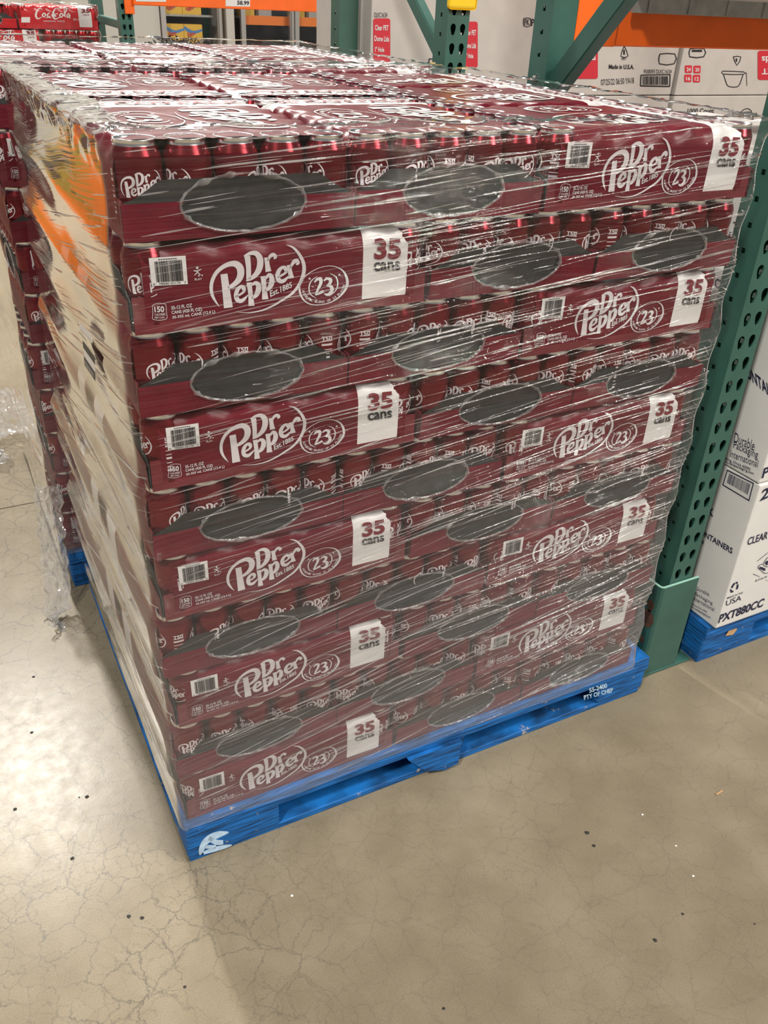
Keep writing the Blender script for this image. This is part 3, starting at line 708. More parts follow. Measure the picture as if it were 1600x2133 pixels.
ob('wire_deck', boxmesh(1.5, .12, 1.5665, 4.1, .88, 1.58, 'grey', .002), r1)
lipb = MB(); lipb.box(1.5, .812, 1.528, 4.1, .82, 1.5665); lipb.box(1.5, .812, 1.5665, 4.1, .836, 1.569)
for k in range(18): lipb.box(1.55+k*.14, .809, 1.53, 1.553+k*.14, .812, 1.566)
ob('deck_lip', lipb.mesh('deck_lip', 'grey'), r1)
# back-to-back rack behind
r2 = thing('storage_rack', 'green rack upright behind the load with yellow guard near its top', 'rack', (0, 0, 0))
post(r2, 1.262, 1.33, 3.2, -1, zoff=.02); post(r2, 1.262, 2.09, 3.2, 1, mt='green_dark')
for (y0, y1) in ((1.3, 1.45), (2.05, 2.2)): ob('base_plate', boxmesh(1.225, y0, 0, 1.355, y1, .008, 'green', .002), r2)
for za in (.4, 1.365, 2.3): bar(r2, (1.2995, 1.38, za), (1.2995, 2.12, za+.56), .042, .035, 'green', 'brace')
bar(r2, (1.2995, 1.38, .3), (1.2995, 2.12, .3), .042, .035, 'green', 'brace')
yg = MB(); yg.box(1.255, 1.318, 1.512, 1.352, 1.329, 1.75); ob('yellow_guard', bevel(yg.mesh('guard', 'yellow'), .01, 3), r2)
# rack across the far aisle
r3 = thing('storage_rack', 'far rack with orange beam carrying white price tags', 'rack', (0, 0, 0))
post(r3, 1.0, 4.5, 3.2, -1, zoff=.03); post(r3, 1.0, 5.3, 3.2, 1); post(r3, 4.2, 4.5, 3.2, -1); post(r3, 4.2, 5.3, 3.2, 1)
for xx in (1.0, 4.2):
    for yy in (4.5, 5.3): ob('base_plate', boxmesh(xx-.03, yy-.03, 0, xx+.105, yy+.1, .007, 'green', .002), r3)
for za in (.35, 1.335, 2.4): bar(r3, (1.0375, 4.55, za-.01), (1.0375, 5.33, za+.0), .045, .035, 'green', 'brace')
bar(r3, (1.0375, 4.55, 1.39), (1.0375, 5.33, 2.1), .045, .035, 'green', 'brace')
beam(r3, 1.077, 4.2, 4.47, 1.43, .15)
ob('beam_connector', boxmesh(1.03, 4.485, 1.385, 1.085, 4.4985, 1.6, 'orange', .004), r3)
tagm = MB(); TP = lambda px, py: aty(px, py, 4.4685)
for (a, b, c, d) in ((470, -14, 521, 13), (737, -5, 750, 25), (283, -20, 346, 3)):
    tagm.quad(TP(a, d), TP(b+0 if False else c, d+1), TP(c, b), TP(a, b), 0)
pixtext(tagm, '58.99', TP, (0, -.0015, 0), (494, 10), (519, 11), (494, 1), 1, .03)
pixtext(tagm, '49', TP, (0, -.0015, 0), (739, 22), (749, 22), (739, 13), 1, .03)
ob('price_tag', tagm.mesh('price_tag', ['white', 'ink']), r3)

# ------------------------------------------------------------------ white cartons on the right
def carton(x0, y0, z0, x1, y1, z1, label, group, mt='carton', cat='carton', name='carton'):
    t = thing(name, label, cat, (0, 0, 0), 0, group)
    ob('box_body', boxmesh(x0, y0, z0, x1, y1, z1, mt, .004), t)
    s = MB(); yc = (y0+y1)/2; s.box(x0+.003, yc-.0012, z1-.0005, x1-.003, yc+.0012, z1+.0006)
    ob('flap_seam', s.mesh('flap_seam', 'kraft'), t); return t
class Lettering(MB):
    """print on a carton: every word or drawing becomes a part of its own"""
    def __init__(s, par, mats, name='lettering'): super().__init__(); s.par = par; s.mats = mats; s.nm = name
    def cut(s, name=None):
        if s.f: ob(name or s.nm, s.mesh(name or s.nm, s.mats), s.par)
        s.v = []; s.f = []; s.m = []
XW = 1.428
G = 'white cartons on the right pallet'
c1 = carton(XW, 0, .131, 2.0, .49, .572, 'white carton with large model lettering on blue pallet, lowest at front corner', G)
c1b = carton(XW, .495, .131, 2.0, .985, .572, 'white carton behind the lowest front corner carton, on blue pallet', G)
c2 = carton(XW-.003, .004, .575, 2.0, .49, 1.022, 'white carton with navy lettering, stacked second above the corner carton', G)
c2b = carton(XW, .495, .575, 2.0, .985, 1.022, 'white carton in second row, behind the green front post', G)
c3 = carton(1.475, .03, 1.025, 2.02, .5, 1.27, 'white carton set back at top of the right stack', G)
c3b = carton(1.475, .505, 1.025, 2.02, .985, 1.27, 'white carton at top of the right stack, towards the rear beam', G)
c4 = carton(2.005, 0, .131, 2.48, .985, .572, 'white carton at the far right end of the blue pallet', G)
LP = lambda px, py: atx(px, py, XW-.0012); L2 = lambda px, py: atx(px, py, XW-.0042); FP = lambda px, py: aty(px, py, -.0012)
r8 = lambda a, b: (1400+a/7.9, 1100+b/7.9); c7 = lambda a, b: (1250+a*.2814, 850+b*.2813); c6 = lambda a, b: (1350+a*.2345, 350+b*.2344)
def txt(mb, s, pl, f, bl, br, tl, bold=.025, shear=0., mi=0): pixtext(mb, s, pl, (0, 0, 0), f(*bl), f(*br), f(*tl), mi, bold, shear); mb.cut()
mb = Lettering(c1, 'navy')
txt(mb, 'CONTAINERS', LP, r8, (390, 62), (985, 428), (405, -30))
txt(mb, 'N', LP, r8, (462, 235), (515, 268), (468, 172))
txt(mb, 'Durable', LP, r8, (395, 1012), (610, 1122), (400, 955), .0)
txt(mb, 'Packaging', LP, r8, (365, 1110), (662, 1282), (372, 1040), .0)
txt(mb, 'International', LP, r8, (345, 1175), (690, 1372), (352, 1115), .0)
txt(mb, 'Wheeling, Illinois 60090', LP, r8, (300, 1252), (570, 1402), (305, 1218), .01)
txt(mb, 'www.durablepackaging.com', LP, r8, (285, 1300), (630, 1502), (292, 1255), .01)
txt(mb, 'K', LP, c7, (800, 795), (838, 805), (806, 738))
A_, B_, C_, D_ = [LP(*c7(*p)) for p in ((905, 570), (1105, 690), (940, 455), (1140, 555))]
bq = lambda a, b: (A_*(1-a)+B_*a)*(1-b)+(C_*(1-a)+D_*a)*b
for (a0, b0, a1, b1) in ((0, 0, 1, .06), (0, .94, 1, 1), (0, 0, .035, 1), (.965, 0, 1, 1)): mb.quad(bq(a0, b0), bq(a1, b0), bq(a1, b1), bq(a0, b1))
rn = random.Random(5); a = .12
while a < .88: w = rn.choice((.006, .01, .018)); mb.quad(bq(a, .28), bq(a+w, .28), bq(a+w, .85), bq(a, .85)); a += w+rn.choice((.006, .011))
mb.cut('barcode')
txt(mb, 'PXT880CC', FP, r8, (755, 1572), (1490, 1292), (795, 1425), .03, .0)
txt(mb, 'CLEAR', FP, r8, (1235, 288), (1565, 175), (1262, 160), .015, .0)
txt(mb, 'MADE IN THE', FP, r8, (905, 1172), (1162, 1078), (915, 1138), .01)
txt(mb, 'USA', FP, r8, (885, 1285), (1138, 1188), (898, 1195), .0)
txt(mb, '8-7/16 IN', FP, r8, (1370, 888), (1560, 815), (1380, 852), .01)
txt(mb, '25', FP, c7, (1182, 692), (1300, 640), (1205, 605), .02)
def pst(mb, pl, f, L_, mi=0, n=3):
    for st in L_:
        a, b = stroke2d(st, n); mb.grid([[pl(*f(*p)) for p in a], [pl(*f(*p)) for p in b]], mi)
pst(mb, FP, r8, [[(985,985,26),(1005,945,26),(1035,905,26)],[(1050,900,30),(1085,900,30)],[(1085,925,26),(1075,985,30),(1060,1010,10)],[(1010,1040,28),(965,1050,30)],[(960,1010,26),(985,1040,20)]]); mb.cut('recycling_symbol')
pst(mb, FP, r8, [[(1335,755,8),(1445,800,6)],[(1405,545,6),(1580,405,6)],[(1580,480,8),(1530,540,8),(1505,600,8),(1540,630,10),(1580,640,8)],[(1505,590,8),(1440,610,8),(1420,660,10),(1470,700,8),(1500,730,10),(1540,745,8),(1580,735,8)],[(1440,650,30),(1490,665,40),(1535,690,40)],[(1540,560,40),(1560,570,70),(1580,575,80)],[(1540,850,4),(1580,870,4)]])
mb.cut('container_drawing')
mb = Lettering(c2, 'navy')
for s, l in (('CONTAINERS', ((858, 1795), (1235, 2068), (850, 1700))),): txt(mb, s, L2, c6, (830, 1820), (1240, 2165), (812, 1705))
txt(mb, 'Durable', L2, c7, (990, 252), (1140, 318), (1000, 180), .0); txt(mb, 'Packaging', L2, c7, (985, 310), (1165, 392), (992, 240), .0)
txt(mb, 'International', L2, c7, (960, 360), (1165, 440), (968, 310), .0)
txt(mb, 'Wheeling, Illinois 60090', L2, c7, (880, 365), (1110, 470), (884, 340), .01); txt(mb, 'www.durablepackaging.com', L2, c7, (870, 385), (1135, 500), (874, 362), .01)
txt(mb, 'P', lambda px, py: aty(px, py, .0028), c7, (1195, 522), (1245, 505), (1215, 445))
for s, p in (('CT', ((590, 1060), (672, 1090), (598, 975))), ('D', ((535, 1440), (590, 1465), (548, 1350))), ('HIN', ((440, 1660), (520, 1705), (452, 1580))), ('-7', ((470, 1745), (500, 1765), (478, 1700)))):
    txt(mb, s, L2, c6, *p)
txt(mb, 'CT', L2, c7, (525, 330), (580, 352), (535, 278)); txt(mb, 'D', L2, c7, (495, 590), (530, 612), (503, 545)); txt(mb, 'HIN', L2, c7, (425, 730), (485, 765), (432, 690)); txt(mb, '8-7', L2, c7, (430, 795), (478, 822), (436, 770))
mb = Lettering(c3, 'navy'); L3 = lambda px, py: atx(px, py, 1.4738)
txt(mb, 'RAL', L3, c6, (705, 625), (805, 640), (725, 565), .0); txt(mb, 'MED', L3, c6, (700, 742), (790, 765), (715, 690))

# ------------------------------------------------------------------ dome lid cartons in the rack behind
YB = 2.02; c2p = lambda a, b: (700+a*.5625, b*.5625); BP = lambda px, py: aty(px, py, YB-.0015)
bx_ = lambda a, b: aty(*c2p(a, b), YB)
xa, xb, xc, xd = bx_(130, 100).x, bx_(470, 200).x, bx_(862, 250).x, bx_(1258, 270).x
zc = bx_(1150, 352).z; xe = xd+.62
G = 'lid cartons in the rack behind'
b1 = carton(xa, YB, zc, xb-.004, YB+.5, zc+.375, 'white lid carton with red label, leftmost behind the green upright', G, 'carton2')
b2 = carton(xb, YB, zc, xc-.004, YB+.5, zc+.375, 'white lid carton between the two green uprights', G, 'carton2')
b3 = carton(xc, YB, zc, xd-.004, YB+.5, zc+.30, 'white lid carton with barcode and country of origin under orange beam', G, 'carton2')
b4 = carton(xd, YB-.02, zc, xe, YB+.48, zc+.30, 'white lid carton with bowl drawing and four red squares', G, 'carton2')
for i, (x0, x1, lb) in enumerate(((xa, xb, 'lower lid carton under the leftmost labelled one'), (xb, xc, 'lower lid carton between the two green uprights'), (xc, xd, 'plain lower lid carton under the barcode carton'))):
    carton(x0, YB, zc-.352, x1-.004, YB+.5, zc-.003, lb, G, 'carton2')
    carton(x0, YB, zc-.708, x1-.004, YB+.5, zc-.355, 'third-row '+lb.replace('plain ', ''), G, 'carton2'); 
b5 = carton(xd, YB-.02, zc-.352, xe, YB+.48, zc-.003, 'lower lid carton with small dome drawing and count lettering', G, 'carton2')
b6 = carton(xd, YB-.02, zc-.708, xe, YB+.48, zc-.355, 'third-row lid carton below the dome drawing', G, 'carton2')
zp = zc-.7095
p4 = thing('platform', 'low rack shelf under the lid cartons', 'shelf', (0, 0, 0)); ob('shelf_deck', boxmesh(xa+.0, YB-.03, zp-.06, xe+.03, YB+.52, zp, 'grey', .003), p4)
for x in (xa, (xa+xe)/2, xe-.05):
    for y in (YB, YB+.44): ob('leg', boxmesh(x, y, 0, x+.05, y+.05, zp-.06, 'grey', .003), p4)
def rlabel(par, x0, y0, x1, y1, lines, off=0.):
    mb = MB(); P = []; r = 9
    for cx, cy, a0 in ((x1-r, y0+r, -90), (x1-r, y1-r, 0), (x0+r, y1-r, 90), (x0+r, y0+r, 180)):
        for k in range(5): t = math.radians(a0+k*22.5); P.append(BP(*c2p(cx+r*math.cos(t), cy+r*math.sin(t)))-Vector((0, off, 0)))
    mb.poly(P)
    for s, bl, br, tl in lines: pixtext(mb, s, BP, (0, -.001-off, 0), c2p(*bl), c2p(*br), c2p(*tl), 1, .02)
    ob('red_label', mb.mesh('red_label', ['redlabel', 'white']), par)
rlabel(b1, 138, 68, 201, 250, [('Clear PET', (144, 112), (194, 113), (144, 92)), ('Dome Lids', (142, 152), (196, 155), (142, 132)), ('1" Hole', (144, 192), (178, 193), (144, 173))])
rlabel(b2, 472, 80, 525, 250, [('Clear PET', (476, 130), (518, 131), (476, 110)), ('Dome Lids', (474, 178), (518, 179), (474, 158)), ('1" Hole', (478, 215), (508, 216), (478, 197))])
rlabel(b3, 868, 150, 970, 292, [('Dome Lids', (872, 222), (961, 223), (872, 192)), ('1" Hole', (872, 264), (912, 264), (872, 242))])
mb = Lettering(b1, 'ink')
def bt(s, bl, br, tl, bold=.015, mi=0): pixtext(mb, s, BP, (0, -.0005, 0), c2p(*bl), c2p(*br), c2p(*tl), mi, bold); mb.cut()
def bline(L_, mi=0): pst(mb, BP, c2p, L_, mi, 2)
bt('DLKC16/24', (142, 64), (190, 64), (142, 46), .0); mb2 = mb
mb.cut('line_drawing')
mb = Lettering(b2, 'ink'); bline([[(696, 68, 3), (720, 68, 3), (720, 96, 3), (696, 96, 3), (696, 68, 3)]]); mb.cut('line_drawing'); bt('FK', (699, 93), (717, 93), (699, 71)); bt('P', (724, 96), (736, 96), (724, 70)); bline([[(345, 218, 4), (395, 218, 4)], [(345, 218, 4), (345, 258, 4)], [(345, 258, 4), (395, 258, 4)]])
mb.cut('line_drawing')
mb = Lettering(b3, 'ink')
bt('Made in U.S.A.', (1010, 255), (1103, 256), (1011, 238), .025); bt('PET', (1058, 222), (1076, 222), (1058, 213)); bt('1', (1064, 202), (1070, 202), (1064, 184))
bt('07/25/22 06:50 YA18', (982, 316), (1104, 308), (981, 294), .0); bt('9508093 DLKC16/24', (1140, 272), (1243, 272), (1140, 257), .0)
bline([[(1068, 170, 3), (1082, 208, 3), (1055, 208, 3), (1068, 170, 3)]]); mb.cut('line_drawing'); bline([[(1200, 200, 4), (1256, 200, 4), (1252, 236, 4), (1198, 236, 4), (1200, 200, 4)]]); mb.cut('line_drawing')
bline([[(1130, 278, 4), (1238, 276, 4)], [(1128, 318, 5), (1236, 320, 5)], [(1130, 278, 4), (1128, 318, 4)], [(1238, 276, 4), (1236, 320, 4)]])
rn = random.Random(8); a = 1136
while a < 1232: w = rn.choice((1.2, 2, 3)); bline([[(a, 282, w), (a, 314, w)]]); a += w+rn.choice((1.5, 2.5))
mb.cut('line_drawing')
BP0 = BP; BP = lambda px, py: aty(px, py, YB-.0215)
mb = Lettering(b4, ['ink', 'redlabel', 'white'])
for (x, y) in ((1292, 242), (1324, 243), (1290, 276), (1322, 277)): mb.poly([BP(*c2p(x+dx, y+dy)) for dx, dy in ((3, 0), (25, 0), (27, 3), (26, 26), (23, 28), (2, 28), (0, 25), (0, 3))], 1); mb.cut('red_square')
for s, x, y in (('24', 1298, 264), ('20', 1330, 265), ('16', 1296, 298), ('12', 1328, 299)): pixtext(mb, s, BP, (0, -.001, 0), c2p(x, y), c2p(x+15, y), c2p(x, y-14), 2, .02); mb.cut()
bline([[(1432, 263, 3), (1510, 266, 3), (1508, 275, 3), (1434, 274, 3), (1432, 263, 3)], [(1436, 276, 3), (1445, 305, 3), (1455, 320, 3), (1488, 321, 3), (1500, 300, 3), (1508, 276, 3)], [(1520, 268, 2), (1522, 318, 2)], [(1472, 210, 3), (1500, 210, 3), (1485, 242, 3), (1472, 210, 3)], [(1312, 180, 4), (1364, 180, 4), (1362, 210, 4), (1310, 210, 4), (1312, 180, 4)], [(1318, 188, 8), (1356, 188, 8)]])
bt('1', (1481, 228), (1486, 228), (1481, 216))
mb.cut('line_drawing')
rlabel(b4, 1562, 188, 1640, 296, [('PET', (1632, 254), (1576, 254), (1632, 275)), ('Lids', (1632, 208), (1576, 208), (1632, 232))], .02-.02)
mb = Lettering(b5, 'ink'); bt('1000 Count', (1302, 420), (1400, 418), (1303, 402)); bline([[(1492, 440, 3), (1500, 415, 3), (1520, 402, 3), (1538, 410, 3), (1545, 440, 3)], [(1488, 446, 4), (1548, 448, 4)], [(1488, 440, 3), (1548, 442, 3)], [(1470, 405, 2), (1472, 440, 2)]])
mb.cut('line_drawing')
BP = BP0

# ------------------------------------------------------------------ red cola load across the far aisle
def coke_art():
    mb = MB(); YC = 5.0
    f = lambda a, b: (a/5.333, b/5.333); O = aty(*f(268, 275), YC); s_ = PL/(aty(*f(1095, 275), YC).x-O.x)
    fn = lambda px, py: (lambda p: ((p.x-O.x)*s_, -.0008, max(.002, (p.z-O.z)*1.05+.004)))(aty(px, py, YC))
    strk = [[(505,85,6),(480,70,12),(450,105,18),(440,150,20),(460,182,14),(500,165,5)], [(525,120,12),(508,145,14),(522,165,10),(542,140,14),(525,120,10)], [(580,118,10),(560,142,14),(572,164,10),(592,150,5)], [(628,118,10),(608,142,12),(618,162,10),(640,130,12),(640,160,10),(655,150,5)], [(650,130,10),(668,128,10)],
            [(690,80,6),(650,70,10),(625,105,18),(618,150,20),(640,185,14),(690,165,5)], [(705,122,12),(688,147,14),(702,168,10),(722,143,14),(705,122,10)], [(745,160,8),(735,140,14),(760,80,14),(735,75,8),(742,150,10),(750,165,6)], [(785,122,10),(762,146,12),(772,170,10),(792,135,12),(790,180,10)], [(680,80,6),(740,68,10),(800,75,4)], [(540,175,4),(575,165,12),(600,178,4)]]
    pst(mb, lambda a, b: fn(a, b), f, strk, 0, 3)
    pixt = lambda s, bl, br, tl, mi=0, bold=.0: addtext(mb, s, (lambda A, B, C: affine(A, B-A, C-A))(Vector(fn(*f(*bl))), Vector(fn(*f(*br))), Vector(fn(*f(*tl)))), mi, bold)
    pixt('ORIGINAL TASTE', (518, 214), (740, 216), (518, 200)); pixt('35', (912, 122), (1000, 122), (912, 75), 1, .04); pixt('cans', (930, 152), (995, 152), (930, 135), 1)
    for (a, b, c, d) in ((290, 165, 380, 222),): mb.quad(fn(*f(a, d)), fn(*f(c, d)), fn(*f(c, b)), fn(*f(a, b)), 0)
    pixt('355 mL', (828, 200), (900, 200), (828, 178))
    return mb.mesh('printed_artwork', ['white', 'maroon_ink'])
def recolour(me, mp):
    m2 = me.copy(); 
    for i, mt in enumerate(m2.materials):
        for a, b in mp.items():
            if mt == M[a]: m2.materials[i] = M[b]
    return m2
RC = {'maroon': 'red', 'tray': 'red', 'can': 'cokecan'}
MC = {k: (recolour(v, RC) if k in ('film', 'film_top', 'endf', 'tray') else v) for k, v in ME.items()}
MC['can'] = can_mesh('cokecan', False); MC['art'] = coke_art(); MC['top'] = None
emp = bpy.data.meshes.new('none')
ZC = 1.278-9*PH
p5 = pallet(.1, 5.0, .965, 5.6, 'blue wooden pallet under the red cola load', zt=ZC-.002)
for k in range(10):
    z = ZC+(9-k)*PH; A = k % 2 == 0; GC = 'red cola packs on the far pallet'
    def cl(pos): return 'red 35-can cola pack, %s layer%s, %s of far red load' % (ORD[k], '' if k in (0, 9) else ' from top', pos)
    def mk(x, y, rz, lab, ends, art):
        t = pack((x, y, z), rz, lab, GC, ends, art=False, top=(k == 0), me=MC)
        if art:
            fm = [c for c in t.children if c.name.startswith('shrink_film')][0]; ob('printed_artwork', MC['art'], fm)
    if A: mk(.513, 5.0, 0, cl('right, broadside'), (0, 1), True); mk(.503, 5.003, PI/2, cl('left, end-on'), (1, 0), False)
    else: mk(.177, 5.0, 0, cl('left, broadside'), (1, 0), True); mk(.975, 5.003, PI/2, cl('right, end-on'), (1, 0), False)
w3 = wrap(.165, 4.988, .985, 5.47, .1, 1.408, .05, .012, 'clear stretch wrap around the far red cola load', 8.2, None, .04, 0)

# ------------------------------------------------------------------ freezer wall at the back
YF = 9.0; FX = lambda px: aty(px, 45, YF).x; FZ = lambda py: aty(450, py, YF).z
wl = struct(ob('wall_back', boxmesh(-10, YF+.75, 0, 14, YF+.9, 4.5, 'freezer', 0)))
fz = thing('freezer_case', 'white freezer case with glass doors at the back wall', 'freezer', (0, 0, 0))
xs_ = [FX(p) for p in (282, 334, 462, 486, 500, 612, 735)]
ob('side_panel', boxmesh(xs_[0]-.6, YF, 0, xs_[1], YF+.7, 2.3, 'freezer', .01), fz)
ob('side_panel', boxmesh(xs_[2]+.05, YF, 0, xs_[4]-.06, YF+.7, 2.3, 'freezer', .01), fz)
ob('top_panel', boxmesh(xs_[0]-.6, YF, 2.302, xs_[6], YF+.7, 2.6, 'freezer', .01), fz)
ob('back_panel', boxmesh(xs_[1]+.005, YF+.62, 0, xs_[6], YF+.7, 2.29, 'dark', .0), fz)
for (a, b) in ((xs_[1], xs_[2]), (xs_[4], xs_[5]), (xs_[5], xs_[6])):
    d = ob('door_frame', None, fz); fb = MB()
    for (u0, u1, v0, v1) in ((a+.005, a+.055, .1, 2.25), (b-.055, b-.005, .1, 2.25), (a+.056, b-.056, .1, .16), (a+.056, b-.056, 2.19, 2.25)): fb.box(u0, YF-.03, v0, u1, YF+.02, v1)
    d2 = ob('door_frame', fb.mesh('door_frame', 'chrome'), fz); bpy.data.objects.remove(d)
    ob('glass_pane', boxmesh(a+.05, YF-.01, .15, b-.05, YF-.002, 2.2, 'glass', 0), d2)
    ob('handle', boxmesh(b-.045, YF-.06, 1.0, b-.02, YF-.03, 1.7, 'chrome', .004), d2)
    for zz in (.45, .88, 1.27, 1.72): ob('shelf', boxmesh(a+.06, YF+.1, zz-.02, b-.06, YF+.6, zz, 'grey', .002), fz)
wb = MB(); bw, bh = .2, .15
def wbox():
    m_ = MB(); m_.box(0, 0, 0, bw, .2, bh, 0)
    for st in ([(0, .12, .03), (.05, .09, .035), (.11, .075, .03), (.2, .1, .02)],):
        a, b = stroke2d([(x*1000, y*1000, w*1000) for x, y, w in st], 4); m_.grid([[(p[0]/1000, -.001, min(bh, p[1]/1000)) for p in a], [(p[0]/1000, -.001, min(bh, p[1]/1000)) for p in b]], 1)
    addtext(m_, 'Eggo', lambda p, q: (.03+.09*p, -.002, .03+.045*q+.01*p), 2, .03, .2); return m_.mesh('box_body', ['boxyellow', 'boxblue', 'redlabel'])
wm = wbox(); x = xs_[1]+.075; n0 = int((xs_[2]-xs_[1]-.14)/(bw+.004)); WL = ['leftmost', 'second from left', 'middle', 'second from right', 'rightmost', 'far right']
for rI, (zz, rw) in enumerate(((1.2701, 'upper'), (.8801, 'lower'))):
    for st in range(2):
        for i in range(n0):
            tag(ob('waffle_box', wm, None, (x+i*(bw+.004), YF+.12, zz+st*(bh+.001))), 'yellow frozen waffle box, %s in %s freezer row, %s of two' % (WL[min(i, 5)], rw, ('bottom', 'top')[st]), 'box', 'yellow waffle boxes in the freezer')
ob('beam_reflection_strip', boxmesh(xs_[4]+.07, YF+.085, FZ(50), xs_[6]-.07, YF+.098, FZ(30), 'orangebox', 0), fz)  # solid orange strip standing in for a rack beam's reflection in the doors
for i in range(9):
    xx = xs_[4]+.09+i*.2
    if abs(xx+.075-xs_[5]) < .14 or xx+.15 > xs_[6]-.08: continue
    tag(ob('frozen_box', boxmesh(xx, YF+.2, 1.2702, xx+.15, YF+.35, 1.2702+.16, ('boxyellow', 'carton2', 'boxblue')[i % 3], .003)), '%s small frozen food box behind the dark freezer door' % ['yellow', 'beige', 'blue'][i % 3] + ', number %s along' % ['one', 'two', 'three', 'four', 'five', 'six', 'seven', 'eight', 'nine'][i], 'box', 'small boxes behind dark freezer doors')

# ------------------------------------------------------------------ dark shrubs in the far bay
def shrub(x, y, h, lab):
    t = thing('potted_shrub', lab, 'plant', (x, y, 0), 0, 'dark shrubs in the far bay')
    p = MB(); p.lathe([(0, 0), (.1, 0), (.13, .22), (.12, .22), (.1, .19), (0, .19)], 16); ob('pot', p.mesh('pot', 'dark', True), t)
    s_ = MB(); s_.tube([(0, 0, .15), (.02, 0, .6), (0, .01, h-.25)], [.02, .018, .012], 7); ob('stem', s_.mesh('stem', 'leaf'), t)
    L_ = MB()
    for i in range(700):
        a = random.uniform(0, 2*PI); rr = .2*math.sqrt(random.random()); z = h-.42+random.random()**.7*.38*(1-.15*rr/.2)
        c = Vector((rr*math.cos(a), rr*math.sin(a), z)); d = Vector((random.uniform(-1, 1), random.uniform(-1, 1), random.uniform(-.2, 1))).normalized()*.035; u = d.orthogonal().normalized()*.009
        L_.quad(c, c+d*.5+u, c+d, c+d*.5-u)
    f = ob('foliage', L_.mesh('foliage', 'leaf'), t); f['kind'] = 'stuff'
sx = [aty(p, 70, 3.6).x for p in (310, 345, 410)]
shrub(sx[0], 3.2, 1.37, 'dark leafy shrub behind the farther load, nearest the far green post')
shrub(sx[1]+.1, 3.72, 1.36, 'dark leafy shrub behind the farther load, middle of three'); shrub(sx[2]+.16, 4.2, 1.34, 'dark leafy shrub behind the farther load, nearest the yellow boxes')

# ------------------------------------------------------------------ goods standing further down the aisle (mirrored in the wrap)
for i, (x0, x1, z0, z1, mt, lb) in enumerate(((-1.9, -1.33, .0, .47, 'orangebox', 'orange carton down the aisle, outer of two'), (-1.32, -.75, .0, .47, 'orangebox', 'orange carton down the aisle, next to the soda row'), (-1.9, -1.33, .473, .6, 'greenbox', 'green carton stacked on the outer orange carton'), (-1.32, -.75, .473, .6, 'mustard', 'yellow carton stacked on the inner orange carton'), (-1.9, -1.33, .603, 1.15, 'kraftdark', 'brown carton above the green carton down the aisle'), (-1.32, -.75, .603, 1.15, 'kraftdark', 'brown carton above the yellow carton down the aisle'))):
    carton(x0, 5.05, z0, x1, 5.8, z1, lb, 'bright cartons down the aisle', mt)

# ------------------------------------------------------------------ loose film and floor debris
def crumple(name, pts, wdt, lab, seed):
    mb = MB(); Q = catmull(pts, 8); P = []
    for i, q in enumerate(Q):
        t = (Q[min(i+1, len(Q)-1)]-Q[max(i-1, 0)]).normalized(); s_ = t.cross(Vector((.3, 1, .2))).normalized(); n = t.cross(s_)
        row = []
        for j in range(13):
            a = (j/12-.5)*wdt*(1+.5*noise.noise((i*.4, seed, 0))); k = .018*noise.noise((i*.45, j*.7, seed))+.009*noise.noise((i*1.3, j*1.9, seed))
            v = q+s_*a+n*k; row.append((v.x, v.y, max(.002, v.z)))
        P.append(row)
    mb.grid(P); return tag(ob(name, mb.mesh(name, 'scrap')), lab, 'plastic scrap')
crumple('film_tail', [(-.075, 1.04, .36), (-.085, 1.035, .26), (-.095, 1.02, .16), (-.10, .99, .08), (-.12, .93, .02), (-.13, .86, .008)], .07, 'crumpled clear film tail hanging between the two soda loads', 2.)
crumple('film_scrap', [(-.10, 2.30, .14), (-.12, 2.2, .09), (-.15, 2.08, .03), (-.17, 1.98, .01), (-.2, 1.9, .006)], .13, 'loose clear film trailing on the floor by the farther pallet', 6.)
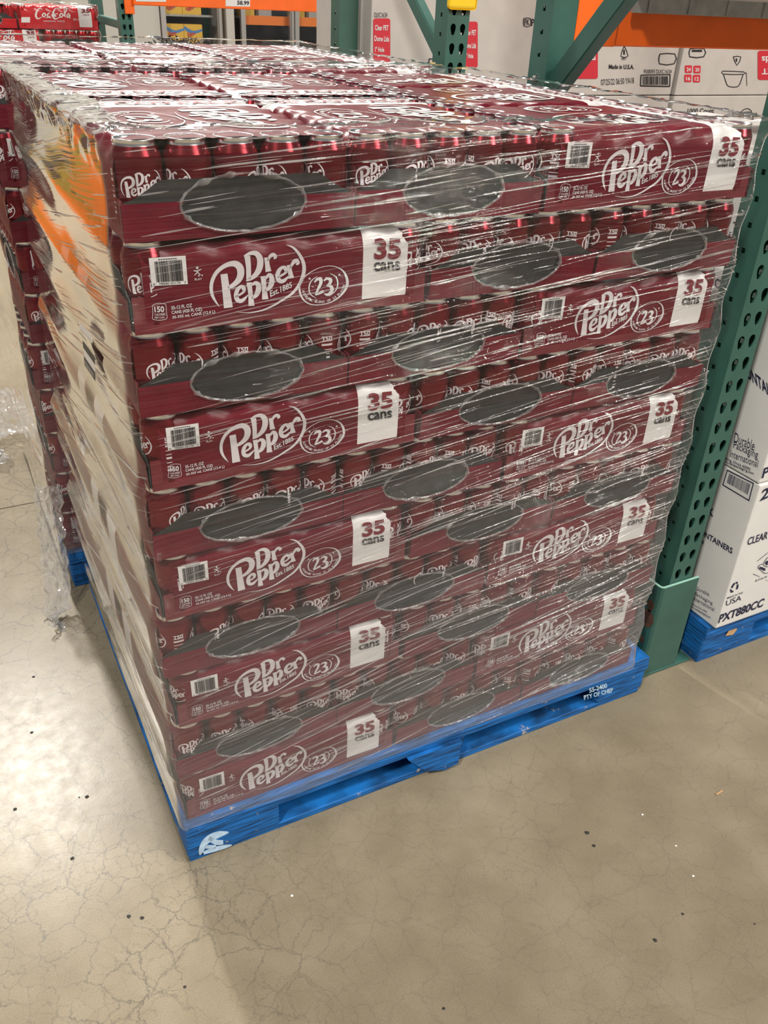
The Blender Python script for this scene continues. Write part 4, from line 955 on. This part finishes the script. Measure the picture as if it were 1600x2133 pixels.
def bit(px, py, r, mt, name, lab, grp, flat=.35):
    c = atz(px, py, 0); mb = MB(); sd = random.random()*50
    mb.lathe([(0, 0)]+[(r*(1+.0), r*flat*.3), (r*.8, r*flat*.8), (0, r*flat)], 9)
    mb.v = [(x*(1+.45*noise.noise((x*300+sd, y*300, 0))), y*(1+.45*noise.noise((x*300, y*300+sd, 4))), z) for x, y, z in mb.v]
    tag(ob(name, mb.mesh(name, mt, True), None, (c.x, c.y, .0002), random.random()*6), lab, 'debris', grp)
for px, py, r, lb in ((1365, 1959, .0042, 'round black pebble at lower right of the floor'), (924, 2101, .0028, 'tiny dark speck near the bottom edge, below the middle of the pallet'),
        (1223, 1735, .005, 'larger dark crumb of the pair right of the near pallet'), (1237, 1762, .004, 'smaller dark crumb of the pair right of the near pallet'), (1422, 1904, .003, 'dark speck just above right of the round black pebble'),
        (31, 1686, .004, 'dark speck at the left edge beside the bright floor glare'), (181, 1660, .0045, 'larger of two dark specks left of the near pallet corner'), (165, 1661, .002, 'smaller of two dark specks left of the near pallet corner'),
        (151, 1788, .004, 'lone dark speck left of the near pallet corner block'), (296, 1912, .004, 'right speck of the dark pair below the pallet corner'), (268, 1909, .004, 'left speck of the dark pair below the pallet corner'),
        (385, 2056, .003, 'dark speck on lit floor near the shadow edge, lowest left'), (70, 1410, .004, 'dark speck on the aisle floor below the film tail'), (66, 1526, .004, 'dark speck on the aisle floor above the floor glare'), (1572, 1925, .002, 'tiny dark speck near the right edge of the floor')):
    bit(px, py, r, 'debris', 'grit_speck', lb, 'grit on the floor', .3)
for px, py, r, lb in ((608, 1866, .003, 'tiny white chip in shade below the near pallet, leftmost chip'), (1444, 1825, .003, 'tiny white chip above the round black pebble, lowest of three'), (1338, 1697, .003, 'tiny white chip nearest the green post guard'), (1408, 1762, .0025, 'tiny white chip between the two others on the right')):
    bit(px, py, r, 'chip', 'paper_chip', lb, 'white chips on the floor', .4)
c = atz(1498, 1652, 0); o = tag(ob('wood_sliver', boxmesh(-.011, -.002, .0003, .011, .002, .003, 'wood', .0008), None, (c.x, c.y, 0), .1), 'thin pale wood sliver on the floor right of the load', 'debris')
